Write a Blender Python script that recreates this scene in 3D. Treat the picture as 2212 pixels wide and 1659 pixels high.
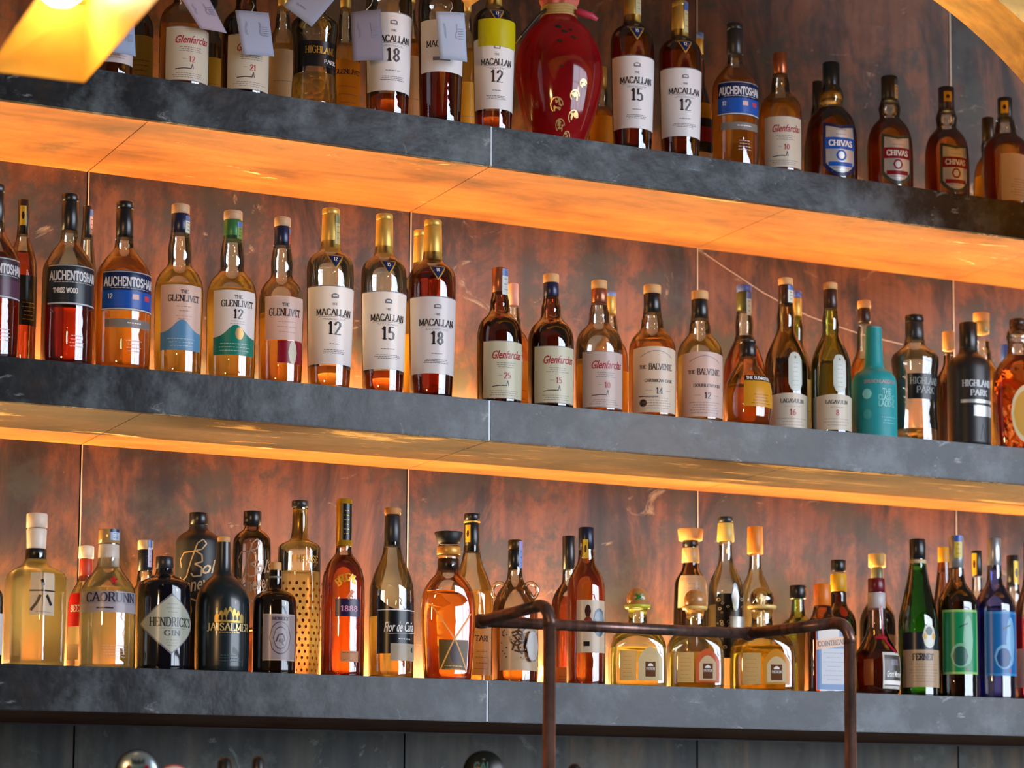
import bpy, bmesh, math, random
from mathutils import Vector, Euler, Matrix
random.seed(7)
PI = math.pi
scene = bpy.context.scene
for o in list(bpy.data.objects): bpy.data.objects.remove(o, do_unlink=True)

# ------------------------------------------------------------------ camera
W, H_IMG = 2212.0, 1659.0
F_PX, PPX, PPY = 5673.77, 1518.04, 1237.31
CAM = Vector((-1.80049, -4.04477, -0.784253))
EUL = Euler((1.68079, 0.00177247, -0.500478), 'XYZ')
cam_data = bpy.data.cameras.new('camera')
cam = bpy.data.objects.new('camera', cam_data)
scene.collection.objects.link(cam)
cam.location = CAM; cam.rotation_euler = EUL
cam_data.sensor_width = 36.0; cam_data.sensor_fit = 'HORIZONTAL'
cam_data.lens = F_PX / W * 36.0
cam_data.shift_x = (W/2 - PPX) / W
cam_data.shift_y = (PPY - H_IMG/2) / W
cam_data.clip_start = 0.05; cam_data.clip_end = 60
cam_data.dof.use_dof = True; cam_data.dof.focus_distance = 4.42; cam_data.dof.aperture_fstop = 4.5
scene.camera = cam
# ------------------------------------------------------------------ light, exposure
world = bpy.data.worlds.new('world'); scene.world = world; world.use_nodes = True
bg = world.node_tree.nodes['Background']
bg.inputs[0].default_value = (1.0, 0.80, 0.62, 1); bg.inputs[1].default_value = 0.06
vs = scene.view_settings
vs.view_transform = 'Standard'; vs.look = 'None'; vs.gamma = 1.0; vs.exposure = 0.5
scene.cycles.transparent_max_bounces = 24
scene.cycles.max_bounces = 14
scene.cycles.transmission_bounces = 12
def lamp_light(name, kind, loc, energy, color, size=0.1, target=None, size_y=None, spread=None):
    d = bpy.data.lights.new(name, kind); d.energy = energy; d.color = color
    if kind == 'AREA':
        d.size = size
        if size_y: d.shape = 'RECTANGLE'; d.size_y = size_y
        if spread: d.spread = spread
    else: d.shadow_soft_size = size
    o = bpy.data.objects.new(name, d); scene.collection.objects.link(o); o.location = loc
    if target is not None:
        o.rotation_euler = (Vector(target) - Vector(loc)).to_track_quat('-Z', 'Y').to_euler()
    return o
E_LED = 290.0          # strip emission
E_WINDOW = 7.2        # daylight behind the panes of the shop window
# added warm fill lights out of view, with no fixtures of their own
lamp_light('warm_fill_left', 'POINT', (-2.4, -2.2, -0.05), 46, (1.0, 0.56, 0.22), 0.12)
lamp_light('warm_fill_right', 'POINT', (1.6, -2.4, 0.3), 10, (1.0, 0.60, 0.28), 0.12)

RM = EUL.to_matrix()
def ray(px, py):
    return RM @ Vector(((px-PPX)/F_PX, -(py-PPY)/F_PX, -1.0))
def onY(px, py, Y):
    d = ray(px, py); return CAM + d*((Y-CAM.y)/d.y)
def proj(P):
    q = RM.transposed() @ (Vector(P)-CAM)
    return PPX + F_PX*q.x/-q.z, PPY - F_PX*q.y/-q.z
def x_at(px, Y, Z):
    a = proj((-1, Y, Z)); lo, hi = -3.0, 4.0
    for _ in range(50):
        m = (lo+hi)/2
        if proj((m, Y, Z))[0] < px: lo = m
        else: hi = m
    return lo
def z_at(py, X, Y):
    lo, hi = -2.0, 2.0
    for _ in range(50):
        m = (lo+hi)/2
        if proj((X, Y, m))[1] > py: lo = m
        else: hi = m
    return lo

# ------------------------------------------------------------------ materials
MC = {}
def newmat(name):
    m = bpy.data.materials.new(name); m.use_nodes = True
    nt = m.node_tree; nt.nodes.clear()
    out = nt.nodes.new('ShaderNodeOutputMaterial')
    return m, nt, out
def N(nt, t, **kw):
    n = nt.nodes.new(t)
    for k, v in kw.items():
        if k[0] == 'i' and k[1:].isdigit(): n.inputs[int(k[1:])].default_value = v
        else: setattr(n, k, v)
    return n
def c4(c): return (c[0], c[1], c[2], 1.0)
def hexc(h):
    h = h.lstrip('#'); r = []
    for i in (0, 2, 4):
        v = int(h[i:i+2], 16)/255
        r.append(v/12.92 if v <= .04045 else ((v+.055)/1.055)**2.4)
    return tuple(r)
def solid(col, rough=0.5, metal=0.0, spec=0.5, coat=0.0):
    k = ('s', col, rough, metal, spec, coat)
    if k in MC: return MC[k]
    m, nt, out = newmat('paint_' + str(len(MC)))
    b = N(nt, 'ShaderNodeBsdfPrincipled')
    c = hexc(col) if isinstance(col, str) else col
    n = N(nt, 'ShaderNodeTexNoise'); n.inputs['Scale'].default_value = 60.0
    r = N(nt, 'ShaderNodeMapRange'); r.inputs[3].default_value = 0.86; r.inputs[4].default_value = 1.08
    tc = N(nt, 'ShaderNodeTexCoord'); nt.links.new(tc.outputs['Object'], n.inputs['Vector'])
    nt.links.new(n.outputs['Fac'], r.inputs[0])
    mx = N(nt, 'ShaderNodeMix', data_type='RGBA', blend_type='MULTIPLY'); mx.inputs[0].default_value = 1.0
    mx.inputs[6].default_value = c4(c); nt.links.new(r.outputs[0], mx.inputs[7])
    nt.links.new(mx.outputs[2], b.inputs['Base Color'])
    b.inputs['Roughness'].default_value = rough; b.inputs['Metallic'].default_value = metal
    b.inputs['Specular IOR Level'].default_value = spec; b.inputs['Coat Weight'].default_value = coat
    nt.links.new(b.outputs[0], out.inputs[0]); MC[k] = m; return m
def paper(col, trans=0.3, rough=0.27):
    k = ('p', col, trans, rough)
    if k in MC: return MC[k]
    m, nt, out = newmat('label_paper_' + str(len(MC)))
    c = hexc(col) if isinstance(col, str) else col
    b = N(nt, 'ShaderNodeBsdfPrincipled'); b.inputs['Base Color'].default_value = c4(c)
    b.inputs['Roughness'].default_value = rough; b.inputs['Specular IOR Level'].default_value = 0.42 if rough < .5 else 0.15
    t = N(nt, 'ShaderNodeBsdfTranslucent'); t.inputs[0].default_value = c4(c)
    mx = N(nt, 'ShaderNodeMixShader'); mx.inputs[0].default_value = trans
    nt.links.new(b.outputs[0], mx.inputs[1]); nt.links.new(t.outputs[0], mx.inputs[2])
    nt.links.new(mx.outputs[0], out.inputs[0]); MC[k] = m; return m
def thin_glass(tint=(0.97, 0.98, 0.96), edge=0.72, rough=0.015):
    k = ('g', tint, edge, rough)
    if k in MC: return MC[k]
    m, nt, out = newmat('bottle_glass_' + str(len(MC)))
    lw = N(nt, 'ShaderNodeLayerWeight'); lw.inputs['Blend'].default_value = 0.22
    mc = N(nt, 'ShaderNodeMix', data_type='RGBA')
    mc.inputs[6].default_value = c4(tint); mc.inputs[7].default_value = c4([x*edge for x in tint])
    nt.links.new(lw.outputs['Facing'], mc.inputs[0])
    t = N(nt, 'ShaderNodeBsdfTransparent'); nt.links.new(mc.outputs[2], t.inputs[0])
    g = N(nt, 'ShaderNodeBsdfGlossy'); g.inputs['Roughness'].default_value = rough
    g.inputs['Color'].default_value = (1, 1, 1, 1)
    tn = N(nt, 'ShaderNodeTexNoise'); tn.inputs['Scale'].default_value = 28.0
    bp = N(nt, 'ShaderNodeBump'); bp.inputs['Strength'].default_value = 0.12; bp.inputs['Distance'].default_value = 0.004
    tc = N(nt, 'ShaderNodeTexCoord'); nt.links.new(tc.outputs['Object'], tn.inputs['Vector'])
    nt.links.new(tn.outputs['Fac'], bp.inputs['Height']); nt.links.new(bp.outputs[0], g.inputs['Normal'])
    fr = N(nt, 'ShaderNodeFresnel'); fr.inputs['IOR'].default_value = 2.0
    mx = N(nt, 'ShaderNodeMixShader')
    tl = N(nt, 'ShaderNodeBsdfTranslucent'); tl.inputs[0].default_value = c4(tint)
    m0 = N(nt, 'ShaderNodeMixShader'); m0.inputs[0].default_value = 0.04
    nt.links.new(t.outputs[0], m0.inputs[1]); nt.links.new(tl.outputs[0], m0.inputs[2])
    nt.links.new(fr.outputs[0], mx.inputs[0]); nt.links.new(m0.outputs[0], mx.inputs[1]); nt.links.new(g.outputs[0], mx.inputs[2])
    nt.links.new(mx.outputs[0], out.inputs[0]); MC[k] = m; return m
def liquid(col, bump=0.0):
    k = ('l', col, bump)
    if k in MC: return MC[k]
    m, nt, out = newmat('spirit_' + str(len(MC)))
    c = hexc(col) if isinstance(col, str) else col
    g = N(nt, 'ShaderNodeBsdfRefraction'); g.inputs['Color'].default_value = c4([x**0.5 for x in c])
    g.inputs['IOR'].default_value = 1.34; g.inputs['Roughness'].default_value = 0.0
    if bump > 0:
        v = N(nt, 'ShaderNodeTexVoronoi'); v.inputs['Scale'].default_value = 70.0
        bp = N(nt, 'ShaderNodeBump'); bp.inputs['Strength'].default_value = bump; bp.inputs['Distance'].default_value = 0.006
        tc = N(nt, 'ShaderNodeTexCoord'); nt.links.new(tc.outputs['Object'], v.inputs['Vector'])
        nt.links.new(v.outputs['Distance'], bp.inputs['Height']); nt.links.new(bp.outputs[0], g.inputs['Normal'])
    # faint haze in the spirit and on the wet glass picks up the strip light
    t = N(nt, 'ShaderNodeBsdfTranslucent'); t.inputs[0].default_value = c4([c[0], c[1], c[2]*.8])
    mx = N(nt, 'ShaderNodeMixShader'); mx.inputs[0].default_value = 0.06 + 0.40*(c[0]*.2+c[1]*.8)**1.5
    nt.links.new(g.outputs[0], mx.inputs[1]); nt.links.new(t.outputs[0], mx.inputs[2])
    nt.links.new(mx.outputs[0], out.inputs[0]); MC[k] = m; return m
def emit(name, col, strength):
    m, nt, out = newmat(name)
    e = N(nt, 'ShaderNodeEmission'); e.inputs[0].default_value = c4(col); e.inputs[1].default_value = strength
    nt.links.new(e.outputs[0], out.inputs[0]); return m
def ramp(nt, stops):
    r = nt.nodes.new('ShaderNodeValToRGB'); cr = r.color_ramp
    while len(cr.elements) > 1: cr.elements.remove(cr.elements[-1])
    cr.elements[0].position = stops[0][0]; cr.elements[0].color = c4(stops[0][1])
    for p, c in stops[1:]:
        e = cr.elements.new(p); e.color = c4(c)
    return r
def patina(name, cols, blot, sc=(5, 5, 2.2), metal=0.35, rough=(0.35, 0.6), blot_amt=(0.52, 0.66), scratch=None, streak=26.0, panel=True, spec=0.5, fine=22.0):
    """aged sheet metal: streaky base colours, blotches of another tone, fine scratches"""
    m, nt, out = newmat(name); L = nt.links
    tc = N(nt, 'ShaderNodeTexCoord')
    vec = tc.outputs['Object']
    if panel:   # every sheet of the cladding was cut from another place of the coil
        sp = N(nt, 'ShaderNodeSeparateXYZ'); L.new(vec, sp.inputs[0])
        dv = N(nt, 'ShaderNodeMath', operation='DIVIDE'); L.new(sp.outputs[0], dv.inputs[0]); dv.inputs[1].default_value = 0.6
        fl = N(nt, 'ShaderNodeMath', operation='FLOOR'); L.new(dv.outputs[0], fl.inputs[0])
        wn = N(nt, 'ShaderNodeTexWhiteNoise', noise_dimensions='1D'); L.new(fl.outputs[0], wn.inputs['W'])
        vm = N(nt, 'ShaderNodeVectorMath', operation='MULTIPLY_ADD'); L.new(wn.outputs['Color'], vm.inputs[0])
        vm.inputs[1].default_value = (9, 9, 9); L.new(vec, vm.inputs[2]); vec = vm.outputs[0]
    mp = N(nt, 'ShaderNodeMapping'); mp.inputs['Scale'].default_value = sc; L.new(vec, mp.inputs[0])
    n1 = N(nt, 'ShaderNodeTexNoise'); n1.inputs['Scale'].default_value = 1.0; n1.inputs['Detail'].default_value = 8; n1.inputs['Roughness'].default_value = 0.70; n1.inputs['Distortion'].default_value = 0.6
    L.new(mp.outputs[0], n1.inputs['Vector'])
    r1 = ramp(nt, [(0.30 + 0.4*i/(len(cols)-1), c) for i, c in enumerate(cols)]); L.new(n1.outputs['Fac'], r1.inputs[0])
    mp2 = N(nt, 'ShaderNodeMapping'); mp2.inputs['Scale'].default_value = (sc[0]*streak/5, sc[1]*streak/5, sc[2]*0.35) if sc[0] > sc[2] else (sc[0]*0.35, sc[1]*streak/5, sc[2]*streak/5)
    L.new(vec, mp2.inputs[0])
    n2 = N(nt, 'ShaderNodeTexNoise'); n2.inputs['Detail'].default_value = 3; n2.inputs['Scale'].default_value = 1; L.new(mp2.outputs[0], n2.inputs['Vector'])
    rs = N(nt, 'ShaderNodeMapRange'); rs.inputs[1].default_value = 0.3; rs.inputs[2].default_value = 0.7; rs.inputs[3].default_value = 0.62; rs.inputs[4].default_value = 1.35
    L.new(n2.outputs['Fac'], rs.inputs[0])
    m1 = N(nt, 'ShaderNodeMix', data_type='RGBA', blend_type='MULTIPLY'); m1.inputs[0].default_value = 1
    L.new(r1.outputs[0], m1.inputs[6]); L.new(rs.outputs[0], m1.inputs[7])
    n3 = N(nt, 'ShaderNodeTexNoise'); n3.inputs['Scale'].default_value = 7.0; n3.inputs['Detail'].default_value = 9; n3.inputs['Roughness'].default_value = 0.7
    L.new(vec, n3.inputs['Vector'])
    rb = N(nt, 'ShaderNodeMapRange'); rb.inputs[1].default_value = blot_amt[0]; rb.inputs[2].default_value = blot_amt[1]; L.new(n3.outputs['Fac'], rb.inputs[0])
    rb.inputs[4].default_value = 0.8
    m2 = N(nt, 'ShaderNodeMix', data_type='RGBA'); L.new(rb.outputs[0], m2.inputs[0]); L.new(m1.outputs[2], m2.inputs[6]); m2.inputs[7].default_value = c4(blot)
    last = m2.outputs[2]
    if scratch:
        col, lo, hi, ssc = scratch
        mp3 = N(nt, 'ShaderNodeMapping'); mp3.inputs['Scale'].default_value = ssc; mp3.inputs['Rotation'].default_value = (0, 0, 0.12)
        L.new(vec, mp3.inputs[0])
        n4 = N(nt, 'ShaderNodeTexNoise'); n4.inputs['Scale'].default_value = 1; n4.inputs['Detail'].default_value = 8; n4.inputs['Roughness'].default_value = .68; n4.inputs['Distortion'].default_value = 1.2
        L.new(mp3.outputs[0], n4.inputs['Vector'])
        r4 = N(nt, 'ShaderNodeMapRange'); r4.inputs[1].default_value = lo; r4.inputs[2].default_value = hi; L.new(n4.outputs['Fac'], r4.inputs[0])
        m3 = N(nt, 'ShaderNodeMix', data_type='RGBA'); L.new(r4.outputs[0], m3.inputs[0]); L.new(last, m3.inputs[6]); m3.inputs[7].default_value = c4(col)
        last = m3.outputs[2]
    b = N(nt, 'ShaderNodeBsdfPrincipled'); L.new(last, b.inputs['Base Color'])
    b.inputs['Metallic'].default_value = metal; b.inputs['Specular IOR Level'].default_value = spec
    rr = N(nt, 'ShaderNodeMapRange'); rr.inputs[3].default_value = rough[0]; rr.inputs[4].default_value = rough[1]; L.new(n3.outputs['Fac'], rr.inputs[0]); L.new(rr.outputs[0], b.inputs['Roughness'])
    nf = N(nt, 'ShaderNodeTexNoise'); nf.inputs['Scale'].default_value = fine; nf.inputs['Detail'].default_value = 5; L.new(vec, nf.inputs['Vector'])
    bp = N(nt, 'ShaderNodeBump'); bp.inputs['Strength'].default_value = 0.25; bp.inputs['Distance'].default_value = 0.004
    L.new(nf.outputs['Fac'], bp.inputs['Height']); L.new(bp.outputs[0], b.inputs['Normal'])
    L.new(b.outputs[0], out.inputs[0]); return m

M_wall = patina('copper_cladding', [(0.010, 0.008, 0.007), (0.034, 0.018, 0.012), (0.125, 0.045, 0.018), (0.078, 0.032, 0.017)], (0.034, 0.032, 0.026),
                sc=(7, 7, 3.0), blot_amt=(0.50, 0.585), scratch=((0.22, 0.16, 0.11), 0.635, 0.70, (10, 10, 15)), metal=0.0, rough=(0.34, 0.5), spec=0.32)
M_lower = patina('dark_steel_cladding', [(0.014, 0.016, 0.013), (0.032, 0.033, 0.027), (0.056, 0.048, 0.033), (0.12, 0.072, 0.034)], (0.11, 0.12, 0.10),
                 sc=(8, 8, 2.5), blot_amt=(0.52, 0.66), scratch=((0.16, 0.17, 0.15), 0.60, 0.70, (10, 10, 12)))
M_fascia = patina('blackened_steel', [(0.004, 0.004, 0.005), (0.009, 0.009, 0.010), (0.017, 0.018, 0.019), (0.040, 0.025, 0.019)], (0.11, 0.135, 0.15),
                  sc=(5, 5, 7), blot_amt=(0.49, 0.66), panel=False, rough=(0.18, 0.34), scratch=((0.26, 0.28, 0.29), 0.62, 0.72, (14, 14, 30)), metal=0.0, spec=0.27)
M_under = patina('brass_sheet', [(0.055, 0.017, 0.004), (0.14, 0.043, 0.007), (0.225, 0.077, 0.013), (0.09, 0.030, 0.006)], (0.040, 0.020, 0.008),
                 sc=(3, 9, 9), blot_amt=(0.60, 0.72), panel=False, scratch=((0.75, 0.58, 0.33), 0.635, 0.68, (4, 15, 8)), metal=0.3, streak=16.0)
M_under_shade = patina('shaded_brass_sheet', [(0.006, 0.003, 0.002), (0.014, 0.006, 0.0025), (0.028, 0.012, 0.004), (0.012, 0.005, 0.002)], (0.008, 0.0045, 0.003),
                 sc=(3, 9, 9), blot_amt=(0.58, 0.70), panel=False, scratch=((0.24, 0.145, 0.05), 0.575, 0.63, (2.6, 14, 8)), metal=0.0, streak=16.0, spec=0.15, rough=(0.5, 0.7))  # darker scratched brass, with the shade ahead of the strip light in its colour
M_top = patina('shelf_top_steel', [(0.10, 0.06, 0.04), (0.25, 0.13, 0.07), (0.4, 0.22, 0.1)], (0.12, 0.09, 0.07), panel=False)
M_copper = patina('copper_pipe', [(0.08, 0.052, 0.045), (0.20, 0.11, 0.09), (0.30, 0.17, 0.135)], (0.05, 0.05, 0.045), sc=(20, 20, 6), metal=0.6, rough=(0.25, 0.42), panel=False)
M_arch = patina('gilded_plaster', [(0.50, 0.25, 0.05), (0.66, 0.36, 0.08), (0.74, 0.45, 0.12)], (0.42, 0.24, 0.08), sc=(5, 5, 5), metal=0.0, rough=(0.6, 0.8), panel=False, fine=40)
M_brass = solid((0.80, 0.52, 0.16), 0.35, 0.9)
M_dark = solid((0.02, 0.02, 0.02), 0.4)
M_seam = solid((0.55, 0.42, 0.30), 0.4, 0.4)

# ------------------------------------------------------------------ mesh helpers
def mkobj(name, bm, mats, parent=None, smooth=True, loc=None):
    me = bpy.data.meshes.new(name)
    bmesh.ops.recalc_face_normals(bm, faces=bm.faces) if getattr(mkobj, 'recalc', True) else None
    bm.to_mesh(me); bm.free()
    for m in (mats if isinstance(mats, (list, tuple)) else [mats]): me.materials.append(m)
    if smooth:
        for p in me.polygons: p.use_smooth = True
    o = bpy.data.objects.new(name, me); scene.collection.objects.link(o)
    if parent: o.parent = parent
    if loc is not None: o.location = loc
    return o
def from_data(name, verts, faces, mats, idx=None, parent=None, smooth=True):
    me = bpy.data.meshes.new(name); me.from_pydata(verts, [], faces)
    for m in mats: me.materials.append(m)
    for i, p in enumerate(me.polygons):
        p.use_smooth = smooth
        if idx: p.material_index = idx[i]
    o = bpy.data.objects.new(name, me); scene.collection.objects.link(o)
    if parent: o.parent = parent
    return o
def box(bm, x0, x1, y0, y1, z0, z1, mi=0, bevel=0.0):
    r = bmesh.ops.create_cube(bm, size=1)
    for v in r['verts']:
        v.co = Vector(((x0+x1)/2 + v.co.x*(x1-x0), (y0+y1)/2 + v.co.y*(y1-y0), (z0+z1)/2 + v.co.z*(z1-z0)))
    fs = {f for v in r['verts'] for f in v.link_faces}
    for f in fs: f.material_index = mi
    if bevel:
        es = {e for f in fs for e in f.edges}
        bmesh.ops.bevel(bm, geom=list(es), offset=bevel, segments=2, affect='EDGES')
def chaikin(pts, n=2):
    for _ in range(n):
        q = [pts[0]]
        for a, b in zip(pts, pts[1:]):
            q.append((a[0]*.75+b[0]*.25, a[1]*.75+b[1]*.25)); q.append((a[0]*.25+b[0]*.75, a[1]*.25+b[1]*.75))
        q.append(pts[-1]); pts = q
    return pts
def lathe_data(prof, seg=32, rho=None, cap0=True, cap1=True):
    """prof = [(z, r)]; rho(theta, z) multiplies r"""
    vs_, fs_ = [], []
    for z, r in prof:
        for k in range(seg):
            t = 2*PI*k/seg
            rr = r*(rho(t, z) if rho else 1.0)
            vs_.append((rr*math.cos(t), rr*math.sin(t), z))
    for i in range(len(prof)-1):
        for k in range(seg):
            a, b = i*seg+k, i*seg+(k+1) % seg
            fs_.append((a, b, b+seg, a+seg))
    if cap0: fs_.append(tuple(reversed(range(seg))))
    if cap1: fs_.append(tuple(range((len(prof)-1)*seg, len(prof)*seg)))
    return vs_, fs_
def lathe(name, prof, mat, parent, seg=32, rho=None, loc=None, cap0=True, cap1=True):
    v, f = lathe_data(prof, seg, rho, cap0, cap1)
    o = from_data(name, v, f, [mat], parent=parent)
    # flat caps keep their crease
    for p in o.data.polygons:
        if len(p.vertices) > 4: p.use_smooth = False
    if loc is not None: o.location = loc
    return o
def tube_data(pts, r, seg=12, closed=False):
    vs_, fs_ = [], []
    pts = [Vector(p) for p in pts]; n = len(pts); up = Vector((0.13, 0.31, 0.94))
    for i, p in enumerate(pts):
        a = pts[max(i-1, 0)] if not closed else pts[i-1]; b = pts[min(i+1, n-1)] if not closed else pts[(i+1) % n]
        t = (b-a).normalized(); u = t.cross(up).normalized(); w = u.cross(t)
        rr = r[i] if isinstance(r, (list, tuple)) else r
        for k in range(seg):
            q = 2*PI*k/seg; vs_.append(tuple(p + u*math.cos(q)*rr + w*math.sin(q)*rr))
    for i in range(n if closed else n-1):
        for k in range(seg):
            a = i*seg+k; b = i*seg+(k+1) % seg; j = ((i+1) % n - i)*seg
            fs_.append((a, b, b+j, a+j))
    if not closed:
        fs_.append(tuple(reversed(range(seg)))); fs_.append(tuple(range((n-1)*seg, n*seg)))
    return vs_, fs_
def tube(name, pts, r, mat, parent=None, seg=12, closed=False):
    v, f = tube_data(pts, r, seg, closed); return from_data(name, v, f, [mat], parent=parent)
def empty(name, loc, label, cat, group=None, rotz=0.0):
    o = bpy.data.objects.new(name, None); scene.collection.objects.link(o)
    o.location = loc; o.rotation_euler = (0, 0, rotz); o.empty_display_size = 0.02
    o['label'] = label; o['category'] = cat
    if group: o['group'] = group
    return o

# ------------------------------------------------------------------ room shell
SH_T, SH_D, SP = 0.0705, 0.366, 0.478
X0, X1 = -1.8, 3.0
def wall():
    bm = bmesh.new()
    box(bm, X0, X1, SH_D+0.004, SH_D+0.06, -2.0, 1.6, 2)
    x = X0
    while x < X1 - 0.01:
        box(bm, x+0.0012, x+0.5988, SH_D, SH_D+0.003, -SP-SH_T, 1.6, 0)
        box(bm, x+0.0020, x+0.5980, SH_D, SH_D+0.003, -2.0, -SP-SH_T-0.003, 1)
        # thin bright strip along one edge of the sheet, beside each joint
        box(bm, x+0.0012, x+0.0032, SH_D-0.0006, SH_D, -SP-SH_T, 1.6, 3)
        x += 0.6
    # long curved scratch in the copper
    pts = [onY(*p, SH_D-0.0004) for p in ((1520, 546), (1560, 574), (1600, 600), (1645, 630), (1690, 655), (1745, 682), (1800, 702), (1870, 725), (1950, 744))]
    for a, b in zip(pts, pts[1:]):
        n = Vector((-(b.z-a.z), 0, b.x-a.x)).normalized()*0.0007
        vv = [bm.verts.new(p) for p in (a+n, a-n, b-n, b+n)]; f = bm.faces.new(vv); f.material_index = 3
    o = mkobj('wall_back', bm, [M_wall, M_lower, M_dark, M_seam], smooth=False); o['kind'] = 'structure'
wall()
def front_wall():
    bm = bmesh.new(); y0, y1 = -5.3, -5.1
    wx0, wx1, wz0, wz1 = 1.35, 8.4, -1.0, 1.9
    box(bm, -5, wx0, y0, y1, -2.0, 2.2); box(bm, wx1, 10, y0, y1, -2.0, 2.2)
    box(bm, wx0, wx1, y0, y1, -2.0, wz0); box(bm, wx0, wx1, y0, y1, wz1, 2.2)
    o = mkobj('wall_front', bm, solid((0.10, 0.08, 0.07), 0.8), smooth=False); o['kind'] = 'structure'
    w = bpy.data.objects.new('window_1', None); scene.collection.objects.link(w); w.location = (wx0, y1, wz0); w['kind'] = 'structure'
    bm = bmesh.new()
    r = bmesh.ops.create_grid(bm, x_segments=1, y_segments=1, size=0.5)
    for v in r['verts']: v.co = Vector(((v.co.x+.5)*(wx1-wx0), -0.15, (v.co.y+.5)*(wz1-wz0)))
    p = mkobj('window_daylight', bm, emit('overcast_daylight', (0.74, 0.84, 1.0), E_WINDOW), w, False); p['kind'] = 'structure'
    bm = bmesh.new(); fw = 0.05
    for k in range(5):
        xx = k*(wx1-wx0)/4; box(bm, xx-fw/2, xx+fw/2, -0.06, 0.0, 0, wz1-wz0)
    for k in range(3):
        zz = k*(wz1-wz0)/2; box(bm, 0, wx1-wx0, -0.06, 0.0, zz-fw/2, zz+fw/2)
    p = mkobj('window_frame', bm, solid((0.03, 0.03, 0.03), 0.4), w, False); p['kind'] = 'structure'
front_wall()

def shelf(zt, label, where):
    e = empty('wall_shelf', (0, 0, zt), label, 'shelf', 'long steel shelves on the back wall')
    # front fascia in two lengths that butt at x = 0
    for a, b in ((X0, -0.0009), (0.0009, X1)):
        bm = bmesh.new(); box(bm, a, b, 0.0, 0.012, -SH_T, 0, 0, 0.0012)
        mkobj('fascia', bm, [M_fascia], e, False)
    bm = bmesh.new(); box(bm, -0.004, 0.004, 0.0009, 0.010, -SH_T+0.001, -0.001)
    mkobj('fascia_joint', bm, [solid((0.35, 0.38, 0.40), 0.4, 0.3)], e, False)
    bm = bmesh.new(); x = X0
    while x < X1 - 0.01:
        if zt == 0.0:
            box(bm, x+0.0008, x+0.5992, 0.0125, SH_D-0.118, -SH_T, -SH_T+0.004); box(bm, x+0.0008, x+0.5992, SH_D-0.117, SH_D, -SH_T, -SH_T+0.004, 1)  # dark front, bright rear strip: the strip light's band and cutoff in colour
        else: box(bm, x+0.0008, x+0.5992, 0.0125, SH_D, -SH_T, -SH_T+0.004)
        x += 0.6
    mkobj('underside_sheet', bm, [M_under_shade, M_under] if zt == 0.0 else [M_under], e, False)
    bm = bmesh.new(); box(bm, X0, X1, 0.0125, SH_D-0.001, -SH_T+0.0045, -0.003)
    mkobj('shelf_core', bm, [M_seam], e, False)
    bm = bmesh.new(); box(bm, X0, X1, 0.0125, SH_D-0.001, -0.003, 0)
    mkobj('top_sheet', bm, [M_top], e, False)
    # LED strip lying in the rear corner of the shelf
    l = empty('led_strip', (0, SH_D-0.035, zt), 'warm glowing light strip lying along the wall behind the bottles on the '+where+' shelf', 'light strip', 'light strips behind the bottles')
    bm = bmesh.new(); box(bm, X0, X1, -0.011, 0.011, 0, 0.002); box(bm, X0, X1, -0.011, -0.009, 0.002, 0.008); box(bm, X0, X1, 0.009, 0.011, 0.002, 0.003)
    mkobj('channel', bm, [M_brass], l, False)
    bm = bmesh.new(); box(bm, X0, X1, -0.0085, 0.0085, 0.0022, 0.006)
    mkobj('diffuser', bm, [emit('led_'+where, (1.0, 0.64, 0.26), E_LED*{'top': 0.24, 'middle': 1.0, 'bottom': 1.35}[where])], l, False)
shelf(SP, 'topmost dark steel shelf, brightest glowing brass underside, holding the red jar', 'top')
shelf(0.0, 'middle dark steel shelf holding whisky bottles and the teal bottle', 'middle')
shelf(-SP, 'lowest dark steel shelf holding gin, rum and tequila bottles', 'bottom')
SHELF = {1: SP, 2: 0.0, 3: -SP}

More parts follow.
